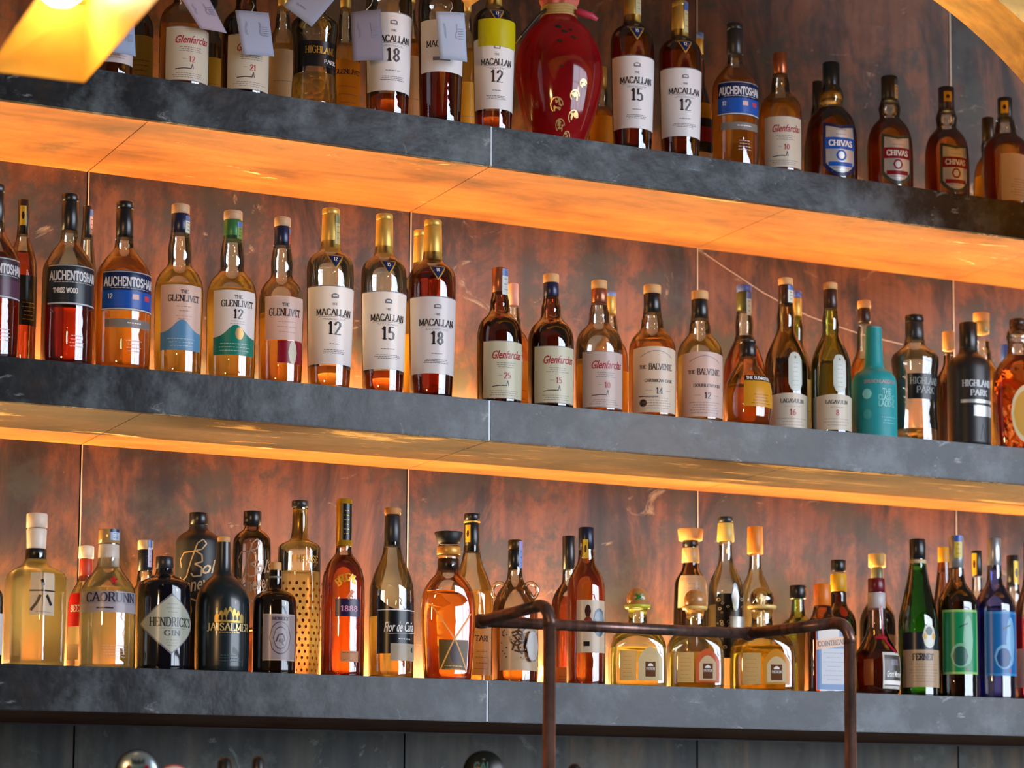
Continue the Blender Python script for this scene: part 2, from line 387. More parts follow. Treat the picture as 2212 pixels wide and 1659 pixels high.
# ------------------------------------------------------------------ lettering
SG = {
'A': (.72, [[(0,0),(.36,1),(.72,0)],[(.15,.36),(.57,.36)]]), 'B': (.62, [[(.08,0),(.08,1),(.38,1),(.52,.9),(.52,.62),(.38,.53),(.08,.53)],[(.38,.53),(.58,.42),(.58,.12),(.4,0),(.08,0)]]),
'C': (.68, [[(.64,.8),(.5,.97),(.3,1),(.1,.85),(.03,.5),(.1,.15),(.3,0),(.5,.03),(.65,.2)]]), 'D': (.70, [[(.08,0),(.08,1),(.35,1),(.58,.85),(.65,.5),(.58,.15),(.35,0),(.08,0)]]),
'E': (.58, [[(.52,.0),(.08,0),(.08,1),(.52,1)],[(.08,.52),(.42,.52)],[(.52,0),(.54,.2)],[(.52,1),(.52,.82)]]), 'F': (.55, [[(.08,0),(.08,1),(.52,1)],[(.08,.52),(.42,.52)],[(.52,1),(.52,.82)]]),
'G': (.72, [[(.64,.82),(.5,.97),(.3,1),(.1,.85),(.03,.5),(.1,.15),(.3,0),(.5,.02),(.64,.15),(.64,.45)],[(.45,.45),(.74,.45)]]), 'H': (.72, [[(.08,0),(.08,1)],[(.64,0),(.64,1)],[(.08,.52),(.64,.52)]]),
'I': (.3, [[(.15,0),(.15,1)]]), 'J': (.42, [[(.3,1),(.3,.1),(.15,-.1),(.0,-.05)]]), 'K': (.68, [[(.08,0),(.08,1)],[(.6,1),(.1,.45)],[(.25,.6),(.64,0)]]),
'L': (.56, [[(.08,1),(.08,0),(.52,0)],[(.52,0),(.54,.2)]]), 'M': (.86, [[(.08,0),(.08,1),(.43,.15),(.78,1),(.78,0)]]), 'N': (.74, [[(.08,0),(.08,1),(.66,0),(.66,1)]]),
'O': (.74, [[(.37,1),(.14,.88),(.03,.5),(.14,.12),(.37,0),(.6,.12),(.71,.5),(.6,.88),(.37,1)]]), 'P': (.6, [[(.08,0),(.08,1),(.38,1),(.54,.88),(.54,.6),(.38,.48),(.08,.48)]]),
'Q': (.74, [[(.37,1),(.14,.88),(.03,.5),(.14,.12),(.37,0),(.6,.12),(.71,.5),(.6,.88),(.37,1)],[(.4,.2),(.72,-.12)]]), 'R': (.66, [[(.08,0),(.08,1),(.38,1),(.54,.88),(.54,.6),(.38,.5),(.08,.5)],[(.32,.5),(.64,0)]]),
'S': (.54, [[(.48,.82),(.38,.97),(.2,1),(.06,.85),(.1,.63),(.42,.42),(.5,.2),(.36,.02),(.16,.0),(.04,.2)]]), 'T': (.64, [[(.32,0),(.32,1)],[(.02,1),(.62,1)],[(.02,1),(.02,.82)],[(.62,1),(.62,.82)]]),
'U': (.72, [[(.08,1),(.08,.25),(.2,.03),(.36,0),(.54,.05),(.64,.25),(.64,1)]]), 'V': (.7, [[(0,1),(.35,0),(.7,1)]]), 'W': (1.0, [[(0,1),(.27,0),(.5,.9),(.73,0),(1,1)]]),
'X': (.7, [[(.03,0),(.66,1)],[(.03,1),(.66,0)]]), 'Y': (.68, [[(0,1),(.34,.48),(.68,1)],[(.34,.48),(.34,0)]]), 'Z': (.6, [[(.05,1),(.55,1),(.05,0),(.57,0)]]),
'0': (.56, [[(.28,1),(.1,.85),(.05,.5),(.1,.15),(.28,0),(.46,.15),(.51,.5),(.46,.85),(.28,1)]]), '1': (.4, [[(.06,.8),(.22,1),(.22,0)]]), '2': (.54, [[(.06,.75),(.14,.95),(.3,1),(.46,.9),(.48,.68),(.05,0),(.52,0)]]),
'3': (.5, [[(.06,.9),(.26,1),(.44,.85),(.4,.6),(.22,.53)],[(.22,.53),(.46,.42),(.46,.12),(.24,0),(.05,.1)]]), '4': (.54, [[(.38,0),(.38,1),(.03,.28),(.54,.28)]]), '5': (.5, [[(.45,1),(.1,1),(.08,.55),(.3,.62),(.47,.45),(.45,.12),(.24,0),(.04,.1)]]),
'6': (.52, [[(.42,.97),(.14,.75),(.05,.35),(.14,.05),(.3,0),(.47,.15),(.47,.42),(.3,.55),(.1,.42)]]), '7': (.5, [[(.04,1),(.5,1),(.2,0)]]), '8': (.52, [[(.26,1),(.08,.85),(.12,.6),(.4,.42),(.48,.2),(.26,0),(.05,.2),(.12,.42),(.4,.6),(.44,.85),(.26,1)]]),
'9': (.52, [[(.1,.03),(.38,.25),(.47,.65),(.38,.95),(.22,1),(.05,.85),(.05,.58),(.22,.45),(.42,.58)]]), '&': (.7, [[(.65,.0),(.12,.75),(.2,.98),(.38,.98),(.42,.75),(.05,.3),(.12,.02),(.4,0),(.62,.4)]]),
'-': (.4, [[(.04,.45),(.36,.45)]]), '.': (.2, [[(.08,0),(.08,.08)]]), ' ': (.35, []), "'": (.2, [[(.1,1),(.07,.8)]]),
}
def stroke_text(txt, size, thick=0.17, thin=0.07, serif=True, slant=0.0, track=0.12):
    """quads for a line of capitals; returns verts (u,v) centred on 0 and faces"""
    V, Fc = [], []; x = 0.0
    def seg(a, b, w0=None):
        dx, dy = b[0]-a[0], b[1]-a[1]; l = math.hypot(dx, dy)
        if l < 1e-6: return
        w = (thin + (thick-thin)*abs(dy)/l)/2 if w0 is None else w0
        nx, ny = -dy/l*w, dx/l*w; ex, ey = dx/l*thin*.3, dy/l*thin*.3
        n = len(V)
        V.extend([(a[0]-ex+nx, a[1]-ey+ny), (a[0]-ex-nx, a[1]-ey-ny), (b[0]+ex-nx, b[1]+ey-ny), (b[0]+ex+nx, b[1]+ey+ny)])
        Fc.append((n, n+1, n+2, n+3))
    for ch in txt:
        w, pls = SG.get(ch.upper(), SG['O'])
        for pl in pls:
            P = [(x+p[0], p[1]) for p in pl]
            for a, b in zip(P, P[1:]): seg(a, b)
            if serif:
                for a, b in ((P[0], P[1]), (P[-1], P[-2])):
                    if (abs(a[1]) < .01 or abs(a[1]-1) < .01) and abs(b[1]-a[1]) > .5*abs(b[0]-a[0])+.05 and abs(b[1]-a[1]) > .3:
                        yy = thin/2 if a[1] < .5 else 1-thin/2
                        seg((a[0]-.15, yy), (a[0]+.15, yy))
        x += w + track
    x -= track
    V = [((p[0]-x/2 + slant*p[1])*size, (p[1]-.5)*size) for p in V]
    return V, Fc, x*size
FONTC = {}
def font_text(txt, shear=0.0, offset=0.0):
    k = (txt, shear, offset)
    if k in FONTC: return FONTC[k]
    cu = bpy.data.curves.new('t', 'FONT'); cu.body = txt; cu.size = 1.0; cu.shear = shear; cu.offset = offset
    cu.resolution_u = 2; cu.align_x = 'CENTER'
    o = bpy.data.objects.new('t', cu); scene.collection.objects.link(o)
    dg = bpy.context.evaluated_depsgraph_get()
    me = bpy.data.meshes.new_from_object(o.evaluated_get(dg))
    V = [(v.co.x, v.co.y-.33) for v in me.vertices]; Fc = [tuple(p.vertices) for p in me.polygons]
    bpy.data.objects.remove(o); bpy.data.meshes.remove(me); bpy.data.curves.remove(cu)
    w = (max(p[0] for p in V)-min(p[0] for p in V)) if V else 1
    FONTC[k] = (V, Fc, w); return FONTC[k]

class Canvas:
    """draws flat artwork and wraps it on a surface map(u, v, off) -> (x, y, z)"""
    def __init__(s): s.v = []; s.f = []; s.i = []; s.mats = []; s.layer = 0
    def mi(s, m):
        if m not in s.mats: s.mats.append(m)
        return s.mats.index(m)
    def add(s, V, Fc, m, off):
        n = len(s.v); k = s.mi(m)
        s.v.extend([(p[0], p[1], off) for p in V]); s.f.extend([tuple(n+a for a in f) for f in Fc]); s.i.extend([k]*len(Fc))
    def patch(s, u0, u1, vb, vt, m, shape='rect', off=None, k=0.3):
        """vb, vt numbers; shape bends the outline"""
        s.layer += 1; off = s.layer*0.00011 if off is None else off
        nu, nv = max(6, int((u1-u0)/0.004)), max(1, int((vt-vb)/0.004))
        nu = min(nu, 40); nv = min(nv, 24)
        V, Fc = [], []; h = vt-vb; mid = (vt+vb)/2
        for i in range(nu+1):
            t = i/nu; q = 2*t-1; a, b = vb, vt
            if shape == 'oval': r = math.sqrt(max(0, 1-q*q)); a, b = mid-h/2*r, mid+h/2*r
            elif shape == 'kite': r = 1-abs(q); a, b = mid-h/2*r, mid+h/2*r
            elif shape == 'round': r = (1-abs(q)**6)**(1/6) if abs(q) < 1 else 0; a, b = mid-h/2*(.75+.25*r), mid+h/2*(.75+.25*r)
            elif shape == 'archtop': b = vt - h*k*q*q
            elif shape == 'archbot': a = vb + h*k*(1-q*q)
            elif shape == 'sagbot': a = vb + h*k*q*q
            elif shape == 'hump': b = vt - h*k*(1-math.exp(-(q*2.2)**2))
            elif shape == 'tridown': a = vt - h*(1-abs(q))
            elif shape == 'shield': a = vb + h*k*abs(q)**2.2; b = vt - h*.06*(1-abs(q))
            elif shape == 'slopeup': a, b = vb+h*k*t, vt-h*k*(1-t)
            elif shape == 'capsule': r = math.sqrt(max(0, 1-q*q)); e = min(.5, (u1-u0)/2/h); a, b = vb+h*e*(1-r), vt-h*e*(1-r)
            for j in range(nv+1): V.append((u0+(u1-u0)*t, a+(b-a)*j/nv))
        for i in range(nu):
            for j in range(nv):
                n = i*(nv+1)+j; Fc.append((n, n+nv+1, n+nv+2, n+1))
        s.add(V, Fc, m, off)
    def text(s, t, u, v, size, m, fit=None, style='serif', rot=0.0, arc=0.0):
        if style == 'serif': V, Fc, w = stroke_text(t, size)
        elif style == 'bold': V, Fc, w = stroke_text(t, size, .24, .12)
        elif style == 'sans': V, Fc, w = stroke_text(t, size, .15, .13, False)
        elif style == 'slab': V, Fc, w = stroke_text(t, size, .2, .16, False)
        else:
            V, Fc, w = font_text(t, .45 if style == 'script' else 0.0, .012)
            V = [(p[0]*size*1.35, p[1]*size*1.35) for p in V]; w *= size*1.35
        sx = 1.0 if not fit else fit/max(w, 1e-6)
        if fit and fit < 0: sx = 1.0
        cr, sr = math.cos(rot), math.sin(rot)
        V = [(p[0]*sx, p[1] - arc*(p[0]*sx)**2) for p in V]
        V = [(u+p[0]*cr-p[1]*sr, v+p[0]*sr+p[1]*cr) for p in V]
        s.add(V, Fc, m, s.layer*0.00011+0.00035)
    def line(s, pts, w, m):
        V, Fc = [], []
        for a, b in zip(pts, pts[1:]):
            n_ = max(1, int(math.hypot(b[0]-a[0], b[1]-a[1])/0.004)); dx, dy = b[0]-a[0], b[1]-a[1]; l = math.hypot(dx, dy) or 1
            nx, ny = -dy/l*w/2, dx/l*w/2
            for q in range(n_):
                p0 = (a[0]+dx*q/n_, a[1]+dy*q/n_); p1 = (a[0]+dx*(q+1)/n_, a[1]+dy*(q+1)/n_); k = len(V)
                V.extend([(p0[0]+nx, p0[1]+ny), (p0[0]-nx, p0[1]-ny), (p1[0]-nx, p1[1]-ny), (p1[0]+nx, p1[1]+ny)]); Fc.append((k, k+1, k+2, k+3))
        s.add(V, Fc, m, s.layer*0.00011+0.00030)
    def fine(s, u0, u1, v0, v1, rows, m, w=0.0006, gap=.25):
        """rows of fine print too small to read: short dashes"""
        rnd = random.Random(int(abs(u0*1e5)+abs(v0*1e5)+rows))
        for r in range(rows):
            v = v1 - (v1-v0)*(r/(max(1, rows-1))); c = (u0+u1)/2; hw = (u1-u0)/2*rnd.uniform(.6, 1)
            u = c-hw
            while u < c+hw:
                e = min(c+hw, u + rnd.uniform(.002, .006)); s.line([(u, v), (e, v)], w, m); u = e + .0012
    def build(s, name, fmap, parent):
        v = [fmap(p[0], p[1], p[2]) for p in s.v]
        return from_data(name, v, s.f, s.mats, s.i, parent)

# ------------------------------------------------------------------ bottles
P = {  # glass outlines: (height / total height, radius / widest radius)
'straight': [(0,.84),(.015,.89),(.58,1.0),(.65,1.0),(.70,.97),(.735,.80),(.757,.52),(.775,.43),(.81,.40),(.84,.38)],
'sloped': [(0,.93),(.02,1),(.51,1),(.575,.98),(.63,.80),(.685,.55),(.715,.38),(.74,.335),(.80,.32)],
'bulbneck': [(0,.90),(.02,.96),(.30,.97),(.47,1),(.545,.96),(.60,.78),(.632,.53),(.66,.46),(.72,.49),(.775,.45),(.81,.40),(.85,.38)],
'malt': [(0,.95),(.02,1),(.47,1),(.56,.97),(.62,.80),(.655,.54),(.69,.43),(.755,.43),(.79,.37),(.84,.33)],
'broad': [(0,.95),(.02,1),(.48,1),(.55,.98),(.61,.83),(.65,.60),(.68,.48),(.735,.47),(.76,.42),(.82,.38)],
'bellneck': [(0,.97),(.02,1),(.42,1),(.49,.96),(.57,.74),(.645,.46),(.68,.40),(.76,.43),(.80,.38),(.84,.34)],
'dome': [(0,.97),(.03,1),(.30,1),(.45,.97),(.55,.82),(.61,.56),(.64,.43),(.68,.45),(.72,.49),(.75,.45),(.81,.36)],
'waist': [(0,.93),(.03,.95),(.38,.86),(.54,.92),(.64,1.0),(.69,.95),(.735,.62),(.76,.45),(.82,.40)],
'flask': [(0,.97),(.04,1),(.38,1),(.49,.92),(.57,.68),(.61,.36),(.66,.31),(.79,.31),(.81,.42),(.83,.43)],
'wine': [(0,.98),(.02,1),(.42,1),(.50,.97),(.62,.76),(.74,.54),(.84,.42),(.90,.37)],
'tall': [(0,.98),(.02,1),(.55,1),(.60,.97),(.645,.80),(.69,.52),(.73,.37),(.83,.34)],
'cone': [(0,1),(.54,1),(.60,.91),(.68,.62),(.73,.42),(.80,.37),(.92,.36)],
'apothecary': [(0,.97),(.02,1),(.72,1),(.77,.94),(.80,.72),(.825,.45),(.85,.33),(.93,.30)],
'longneck': [(0,.93),(.03,1),(.45,1),(.56,.97),(.64,.80),(.69,.55),(.72,.34),(.80,.28),(.96,.26)],
'pharma': [(0,.97),(.02,1),(.62,1),(.68,.95),(.725,.75),(.75,.40),(.78,.30),(.93,.27)],
'crock': [(0,1),(.80,1),(.845,.92),(.875,.66),(.89,.42),(.95,.36)],
'cylinder': [(0,.97),(.01,1),(.72,1),(.75,.95),(.77,.62),(.785,.37),(.97,.34)],
'brandy': [(0,.97),(.01,1),(.50,1),(.58,.93),(.64,.72),(.68,.44),(.70,.36),(.80,.33)],
'rum': [(0,.97),(.02,1),(.48,1),(.56,.95),(.64,.72),(.70,.50),(.76,.40),(.82,.35)],
'oval': [(0,.80),(.04,.88),(.30,.97),(.50,1),(.60,.92),(.68,.66),(.72,.42),(.83,.37),(.85,.42),(.895,.42),(.92,.34)],
'jug': [(0,.98),(.02,1),(.45,1),(.56,.93),(.64,.70),(.70,.42),(.74,.32),(.84,.29)],
'stout': [(0,.97),(.02,1),(.58,1),(.66,.93),(.72,.70),(.77,.45),(.82,.42),(.90,.36)],
'taper': [(0,1.0),(.02,1.0),(.66,.88),(.70,.78),(.745,.50),(.78,.40),(.96,.38)],
'globe': [(0,.74),(.04,.92),(.18,1),(.40,1),(.54,.88),(.66,.60),(.74,.40),(.82,.33)],
'roundbody': [(0,.85),(.05,.94),(.20,1),(.33,.96),(.42,.74),(.50,.50),(.58,.40),(.75,.36),(.93,.33)],
'square': [(0,.98),(.02,1),(.58,1),(.63,.94),(.67,.60),(.70,.40),(.84,.29)],
'skullish': [(0,1),(.55,1),(.63,.90),(.69,.62),(.73,.42),(.80,.36),(.90,.35)],
'ballneck': [(0,1),(.52,1),(.62,.90),(.68,.62),(.71,.44),(.90,.42)],
'egg': [(0,.50),(.02,.54),(.25,.82),(.50,1.0),(.70,.96),(.85,.72),(.93,.42),(1,.34)],
}
ROUND = {  # cross-section exponent and aspect for bottles that are not round
'flask': (3.2, .62), 'square': (7.0, 1.0), 'hexagon': (0, 1.0), 'oval': (2.4, .55),
}
CREST = '#b8b4a8'
def bottle(shelf_n, px, wpx, top, Y, shape, liq, fill, caps, labels, ang, name, text, tint=(0.97, 0.98, 0.95),
           cross=None, opaque=None, bump=0.0, extra=None, edge=0.72, group=None, zmid=0.12, base_turn=None):
    z0 = SHELF[shelf_n]
    X = x_at(px, Y, z0+zmid)
    q = RM.transposed() @ (Vector((X, Y, z0+zmid))-CAM)
    R = wpx/2 * (-q.z)/F_PX * math.cos(math.atan2(q.x, -q.z))
    Hh = z_at(top, X, Y) - z0
    az = math.atan2(CAM.y-Y, CAM.x-X) + math.radians(ang)
    e = empty(name, (X, Y, z0), text, 'bottle', group or {1: 'bottles on the top shelf', 2: 'bottles on the middle shelf', 3: 'bottles on the lowest shelf'}[shelf_n], az+PI/2)
    prof = chaikin(P[shape], 2)
    cr = cross if cross is not None else ROUND.get(shape)
    neck_from = .70
    for h, r in P[shape]:
        if r < .6 and h > .3: neck_from = h; break
    body_to = max(h for h, r in P[shape] if r > .93)
    def rprof(hf):
        hf = min(max(hf, 0), prof[-1][0])
        for a, b in zip(prof, prof[1:]):
            if a[0] <= hf <= b[0]: return R*(a[1] + (b[1]-a[1])*((hf-a[0])/max(1e-6, b[0]-a[0])))
        return R*prof[-1][1]
    # if the bottle is boxy, turn so that the widest silhouette keeps the measured width
    turn = math.radians(base_turn) if base_turn is not None else 0.0
    sil = 1.0
    if cr:
        n_, asp = cr
        def raw(t):
            t = t - turn
            if n_ == 0:
                tt = (t + PI/6) % (PI/3) - PI/6; return math.cos(PI/6)/math.cos(tt)
            return (abs(math.cos(t))**n_ + abs(math.sin(t)/asp)**n_)**(-1/n_)
        vd = -PI/2 - math.radians(ang)      # local azimuth of the camera
        sil = max(abs(raw(t_)*math.sin(t_-vd)) for t_ in [2*PI*k/180 for k in range(180)])
        def rho(t, z):
            hf = z/Hh; k = min(1, max(0, (neck_from-hf)/max(.03, neck_from-body_to)))
            return 1.0/ sil**k * (1 + (raw(t)-1)*k)
    else:
        def rho(t, z): return 1.0
    def ring(hf, off=0.0): return rprof(hf)
    seg = 36 if wpx > 60 else 28
    if cr: seg = 60
    gm = solid(*opaque) if opaque else thin_glass(tint, edge)
    lathe('glass_body', [(h*Hh, r*R) for h, r in prof], gm, e, seg, rho, cap1=False)
    if liq and not opaque:
        lp = [(max(h, .018)*Hh, max(.003, r*R-0.0016)) for h, r in prof if h < fill]
        lp = [p for i, p in enumerate(lp) if i == 0 or p[0] > lp[i-1][0]+1e-5]
        lp.append((fill*Hh, max(.003, rprof(fill)-0.0016)))
        lathe('spirit', lp, liquid(liq, bump), e, seg, rho)
    # closures
    for c in caps:
        nm, h0, h1, r0, r1, mat = c[:6]
        a, b = h0*Hh, h1*Hh; bev = min(.0012, (b-a)*.2)
        if nm == 'ball_stopper':
            rr = r0*R; pr = [((a+b)/2 - rr*math.cos(PI*k/16), max(.0005, rr*math.sin(PI*k/16))) for k in range(17)]
            lathe(nm, pr, mat, e, 24)
        else:
            lathe(nm, [(a, r0*R-bev), (a+bev, r0*R), (b-bev, r1*R), (b, r1*R-bev*.8)], mat, e, 28)
    # labels: u in radians from the label axis, v in fractions of the height
    tab = None
    if cr:
        ts = [-PI/2 + (k-90)/90*PI for k in range(181)]
        zm = .3*Hh; s_ = [0.0]; pts = [(rprof(.3)*rho(t, zm)*math.cos(t), rprof(.3)*rho(t, zm)*math.sin(t)) for t in ts]
        for a, b in zip(pts, pts[1:]): s_.append(s_[-1]+math.hypot(b[0]-a[0], b[1]-a[1]))
        s0 = s_[90]; tab = [(s-s0, t) for s, t in zip(s_, ts)]
    def fmap(u, v, off):
        if tab:
            t = None
            for a, b in zip(tab, tab[1:]):
                if a[0] <= u <= b[0]: t = a[1] + (b[1]-a[1])*(u-a[0])/max(1e-9, b[0]-a[0]); break
            if t is None: t = -PI/2 + u/R
        else: t = -PI/2 + u/R
        r = rprof(v/Hh)*rho(t, v) + off + 0.0004
        return (r*math.cos(t), r*math.sin(t), v)
    def capmap(rr):
        def f(u, v, off):
            t = -PI/2 + u/(rr*R); r = rr*R + off + 0.0004
            return (r*math.cos(t), r*math.sin(t), v)
        return f
    for lb in labels:
        nm, fn = lb[0], lb[1]
        c = Canvas(); fn(c, R, Hh)
        c.build(nm, capmap(lb[2]) if len(lb) > 2 else fmap, e)
    if extra: extra(e, R, Hh, fmap, rprof)
    return e

# inks and papers
W_ = paper('#eceaea', .18); CR = paper('#e6e2c4', .3); IV = paper('#efe3cc', .35); YE = paper('#f0b030', .4); PK = paper('#e8cfc4', .35)
INK = paper('#26222a', .0); GREY = paper('#77737c', .0); RED = paper('#a3122e', .0); GOLD = solid('#c9973a', .35, .6); WHT = paper('#f4f0ea', .0)
NAVY = paper('#10234f', .05); BLUE = paper('#1b56b4', .1); DARK = paper('#14171b', .03); TEALP = paper('#17806c', .1); SKY = paper('#5c93bd', .15)
SILV = solid('#c3c7c9', .3, .5); MARO = paper('#8d1226', .15); GRN = paper('#128c54', .1); BRN = paper('#3c2013', .05)
wood = solid('#d9a468', .6); wood2 = solid('#c98a4c', .6); corkc = solid('#c9a27c', .5); blk = solid('#15161a', .3, 0, .6); blk2 = solid('#23252b', .35, 0, .6)
goldc = solid('#d0a850', .38, .45); silverc = solid('#b9bdc2', .3, .8); copperc = solid('#a8664a', .3, .7); navyc = solid('#1a2348', .3, .2, .6)
redc = solid('#c01a2c', .3); orangec = solid('#e07818', .4); whitec = solid('#e8dccb', .45); greenc = solid('#3f7d48', .35, .3); browncap = solid('#3a2018', .3)

def stamp(h0, h1, rr, u=0.0, hw=.45, col=None, col2=None):
    """paper duty strip stuck down the side of the closure"""
    def f(c, R, H):
        a = rr*R
        c.patch((u-hw)*a, (u+hw)*a, h0*H, h1*H, col or paper('#d9dccb', .1))
        c.patch((u-hw)*a, (u+hw)*a, (h1-(h1-h0)*.28)*H, h1*H, col2 or paper('#5a7ab8', .1))
        c.fine((u-hw*.6)*a, (u+hw*.6)*a, (h0+(h1-h0)*.2)*H, (h0+(h1-h0)*.6)*H, 3, INK, .0008)
    return ('duty_strip', f, rr)
def goldtag(h0, h1, rr, u=0.0, hw=.5):
    def f(c, R, H):
        a = rr*R; c.patch((u-hw)*a, (u+hw)*a, h0*H, h1*H, solid('#d8b02c', .4, .2)); c.patch((u-hw*.5)*a, (u+hw*.5)*a, (h0+(h1-h0)*.3)*H, (h0+(h1-h0)*.7)*H, BRN, 'oval')
    return ('duty_strip', f, rr)

def mac(num, purple=False):
    def lab(c, R, H):
        c.patch(-1.42*R, 1.42*R, .128*H, .552*H, W_)
        c.patch(-1.42*R, 1.42*R, .548*H, .553*H, GREY)
        c.patch(-.16*R, .16*R, .485*H, .510*H, GREY, 'archtop'); c.patch(-.10*R, .10*R, .492*H, .503*H, W_)
        c.text('THE', 0, .452*H, .011*H, GREY, .22*R)
        c.text('MACALLAN', 0, .407*H, .036*H, INK, 1.62*R)
        c.line([(-.72*R, .383*H), (.72*R, .383*H)], .0006, GREY); c.fine(-.55*R, .55*R, .366*H, .372*H, 2, GREY)
        c.text(num, 0, .322*H, .068*H, INK)
        c.fine(-.35*R, .35*R, .236*H, .237*H, 1, GREY, .0012); c.fine(-.65*R, .65*R, .186*H, .204*H, 3, GREY, .0011)
    def tri(c, R, H):
        c.patch(-.42*R, .42*R, .640*H, .722*H, GOLD, 'tridown'); c.patch(-.34*R, .34*R, .652*H, .717*H, NAVY, 'tridown')
        c.text(num, 0, .700*H, .019*H, WHT)
    return [('front_label', lab), ('neck_badge', tri)]
mac_caps = [('capsule', .775, .965, .40, .375, goldc), ('cap', .965, 1.0, .37, .37, goldc)]
def auch(kind):
    def lab(c, R, H):
        base = {'12': NAVY, 'wood': paper('#232a33', .03), 'red': paper('#3a2c3c', .03)}[kind]
        c.patch(-1.1*R, 1.1*R, .335*H, .565*H, base); c.patch(-1.1*R, 1.1*R, .556*H, .562*H, SILV)
        c.patch(-1.1*R, 1.1*R, .338*H, .346*H, paper('#c8d0d8', .1))
        c.text('AUCHENTOSHAN', 0, .500*H, .050*H, paper('#dcdde2', 0), 2.0*R, 'slab')
        c.fine(-.9*R, .9*R, .462*H, .463*H, 1, paper('#dcdde2', 0), .0007)
        if kind == '12':
            c.patch(-1.1*R, 1.1*R, .350*H, .450*H, BLUE)
            c.text('12', -.75*R, .415*H, .026*H, WHT); c.patch(.05*R, .3*R, .40*H, .43*H, paper('#d8a8a0', 0)); c.patch(.55*R, .8*R, .40*H, .43*H, paper('#c8404c', 0))
        elif kind == 'wood': c.text('THREE WOOD', -.35*R, .415*H, .026*H, WHT, .95*R, 'slab')
        else: c.patch(-1.1*R, 1.1*R, .350*H, .44*H, paper('#5c3a50', .1))
    def low(c, R, H):
        if kind == '12': c.patch(-.95*R, .95*R, .235*H, .285*H, paper('#8f8f8c', .4)); c.fine(-.2*R, .5*R, .258*H, .262*H, 1, WHT, .0016)
        c.fine(-.2*R, .5*R, .10*H, .16*H, 4, paper('#cfc9cc', .2), .0012)
    return [('front_label', lab), ('lower_print', low)]
def glenl(num, col, seal=False, red=False):
    def lab(c, R, H):
        if red:
            c.patch(-.98*R, 1.05*R, .255*H, .51*H, PK); c.text('THE', 0, .46*H, .018*H, INK); c.text('GLENLIVET', 0, .415*H, .042*H, INK, 1.5*R)
            c.fine(-.4*R, .6*R, .30*H, .36*H, 3, GREY)
            c.patch(-.35*R, 1.05*R, .12*H, .25*H, MARO); c.patch(.15*R, .6*R, .115*H, .25*H, CR, 'oval')
            return
        c.patch(-.95*R, .98*R, .20*H, .51*H, PK if num == '' else W_)
        c.text('THE', .1*R, .470*H, .020*H, INK); c.text('GLENLIVET', .1*R, .432*H, .036*H, INK, 1.35*R)
        if num: c.text(num, .1*R, .372*H, .052*H, INK)
        else: c.fine(-.25*R, .45*R, .36*H, .385*H, 2, GREY, .001)
        c.fine(-.3*R, .5*R, .315*H, .33*H, 2, GREY)
        c.patch(-.95*R, .98*R, .135*H, .31*H, col, 'hump', k=.42)
        c.fine(-.7*R, .7*R, .16*H, .20*H, 3, paper('#b8d0d0', 0), .0009)
        if seal: c.patch(-.02*R, .36*R, .225*H, .295*H, solid('#b98a52', .35, .5), 'oval')
    return [('front_label', lab)]
def glenf(num, cream=None, no=True):
    cream = cream or CR
    def lab(c, R, H):
        c.patch(-1.02*R, 1.1*R, .03*H, .445*H, GREY); c.patch(-1.0*R, 1.08*R, .035*H, .44*H, cream)
        c.text('Glenfarclas', .12*R, .345*H, .062*H, RED, 1.45*R, 'script', .03)
        c.fine(-.45*R, .6*R, .255*H, .285*H, 3, GREY, .0009)
        if num: c.text(num, .12*R, .195*H, .040*H, RED); c.line([(-.28*R, .195*H), (-.12*R, .195*H)], .0006, GREY)
        c.line([(-.55*R, .115*H), (-.2*R, .123*H), (.1*R, .123*H)], .0014, INK); c.line([(.08*R, .12*H), (.14*R, .16*H), (.18*R, .12*H)], .0012, INK)
        c.fine(-.75*R, .8*R, .055*H, .085*H, 3, GREY, .0008)
    return [('front_label', lab)]
def balv(num, t2, col):
    def lab(c, R, H):
        c.patch(-1.12*R, 1.12*R, .03*H, .515*H, col, 'archtop', k=.03)
        c.line([((.6*math.sin(a*.17))*1.4*R, (.455+.028*math.cos(a*.17*2.2))*H) for a in range(-6, 7)], .0009, GREY)
        c.text('THE', -.62*R, .362*H, .026*H, INK, .3*R); c.text('BALVENIE', .18*R, .364*H, .044*H, INK, 1.05*R)
        c.text(t2, .1*R, .262*H, .022*H, INK, 1.25*R); c.text(num, .1*R, .188*H, .045*H, INK)
        c.line([(-.5*R, .188*H), (-.2*R, .188*H)], .0006, GREY); c.line([(.4*R, .188*H), (.65*R, .188*H)], .0006, GREY)
        c.fine(-.8*R, .8*R, .06*H, .135*H, 5, GREY, .0008)
        if num == '14': c.line([(-.8*R, .145*H), (.05*R, .145*H)], .0016, INK); c.patch(-.78*R, -.42*R, .07*H, .125*H, BRN, 'oval')
    return [('front_label', lab)]
def laga(num, col):
    def lab(c, R, H):
        c.patch(-1.1*R, 1.1*R, .02*H, .25*H, IV, 'archtop', k=.06)
        c.text('LAGAVULIN', 0, .200*H, .024*H, INK, 1.15*R); c.fine(-.5*R, .5*R, .165*H, .166*H, 1, GREY, .0006)
        c.text(num, 0, .130*H, .036*H, RED); c.fine(-.8*R, .8*R, .05*H, .09*H, 3, GREY, .0007)
    def sh(c, R, H):
        c.patch(-.20*R, .50*R, .262*H, .512*H, paper('#d3dcd2', .2), 'capsule'); c.fine(-.02*R, .32*R, .30*H, .44*H, 6, GREY, .0006); c.patch(.10*R, .20*R, .47*H, .486*H, GREY, 'oval')
    return [('front_label', lab), ('crest_label', sh)]
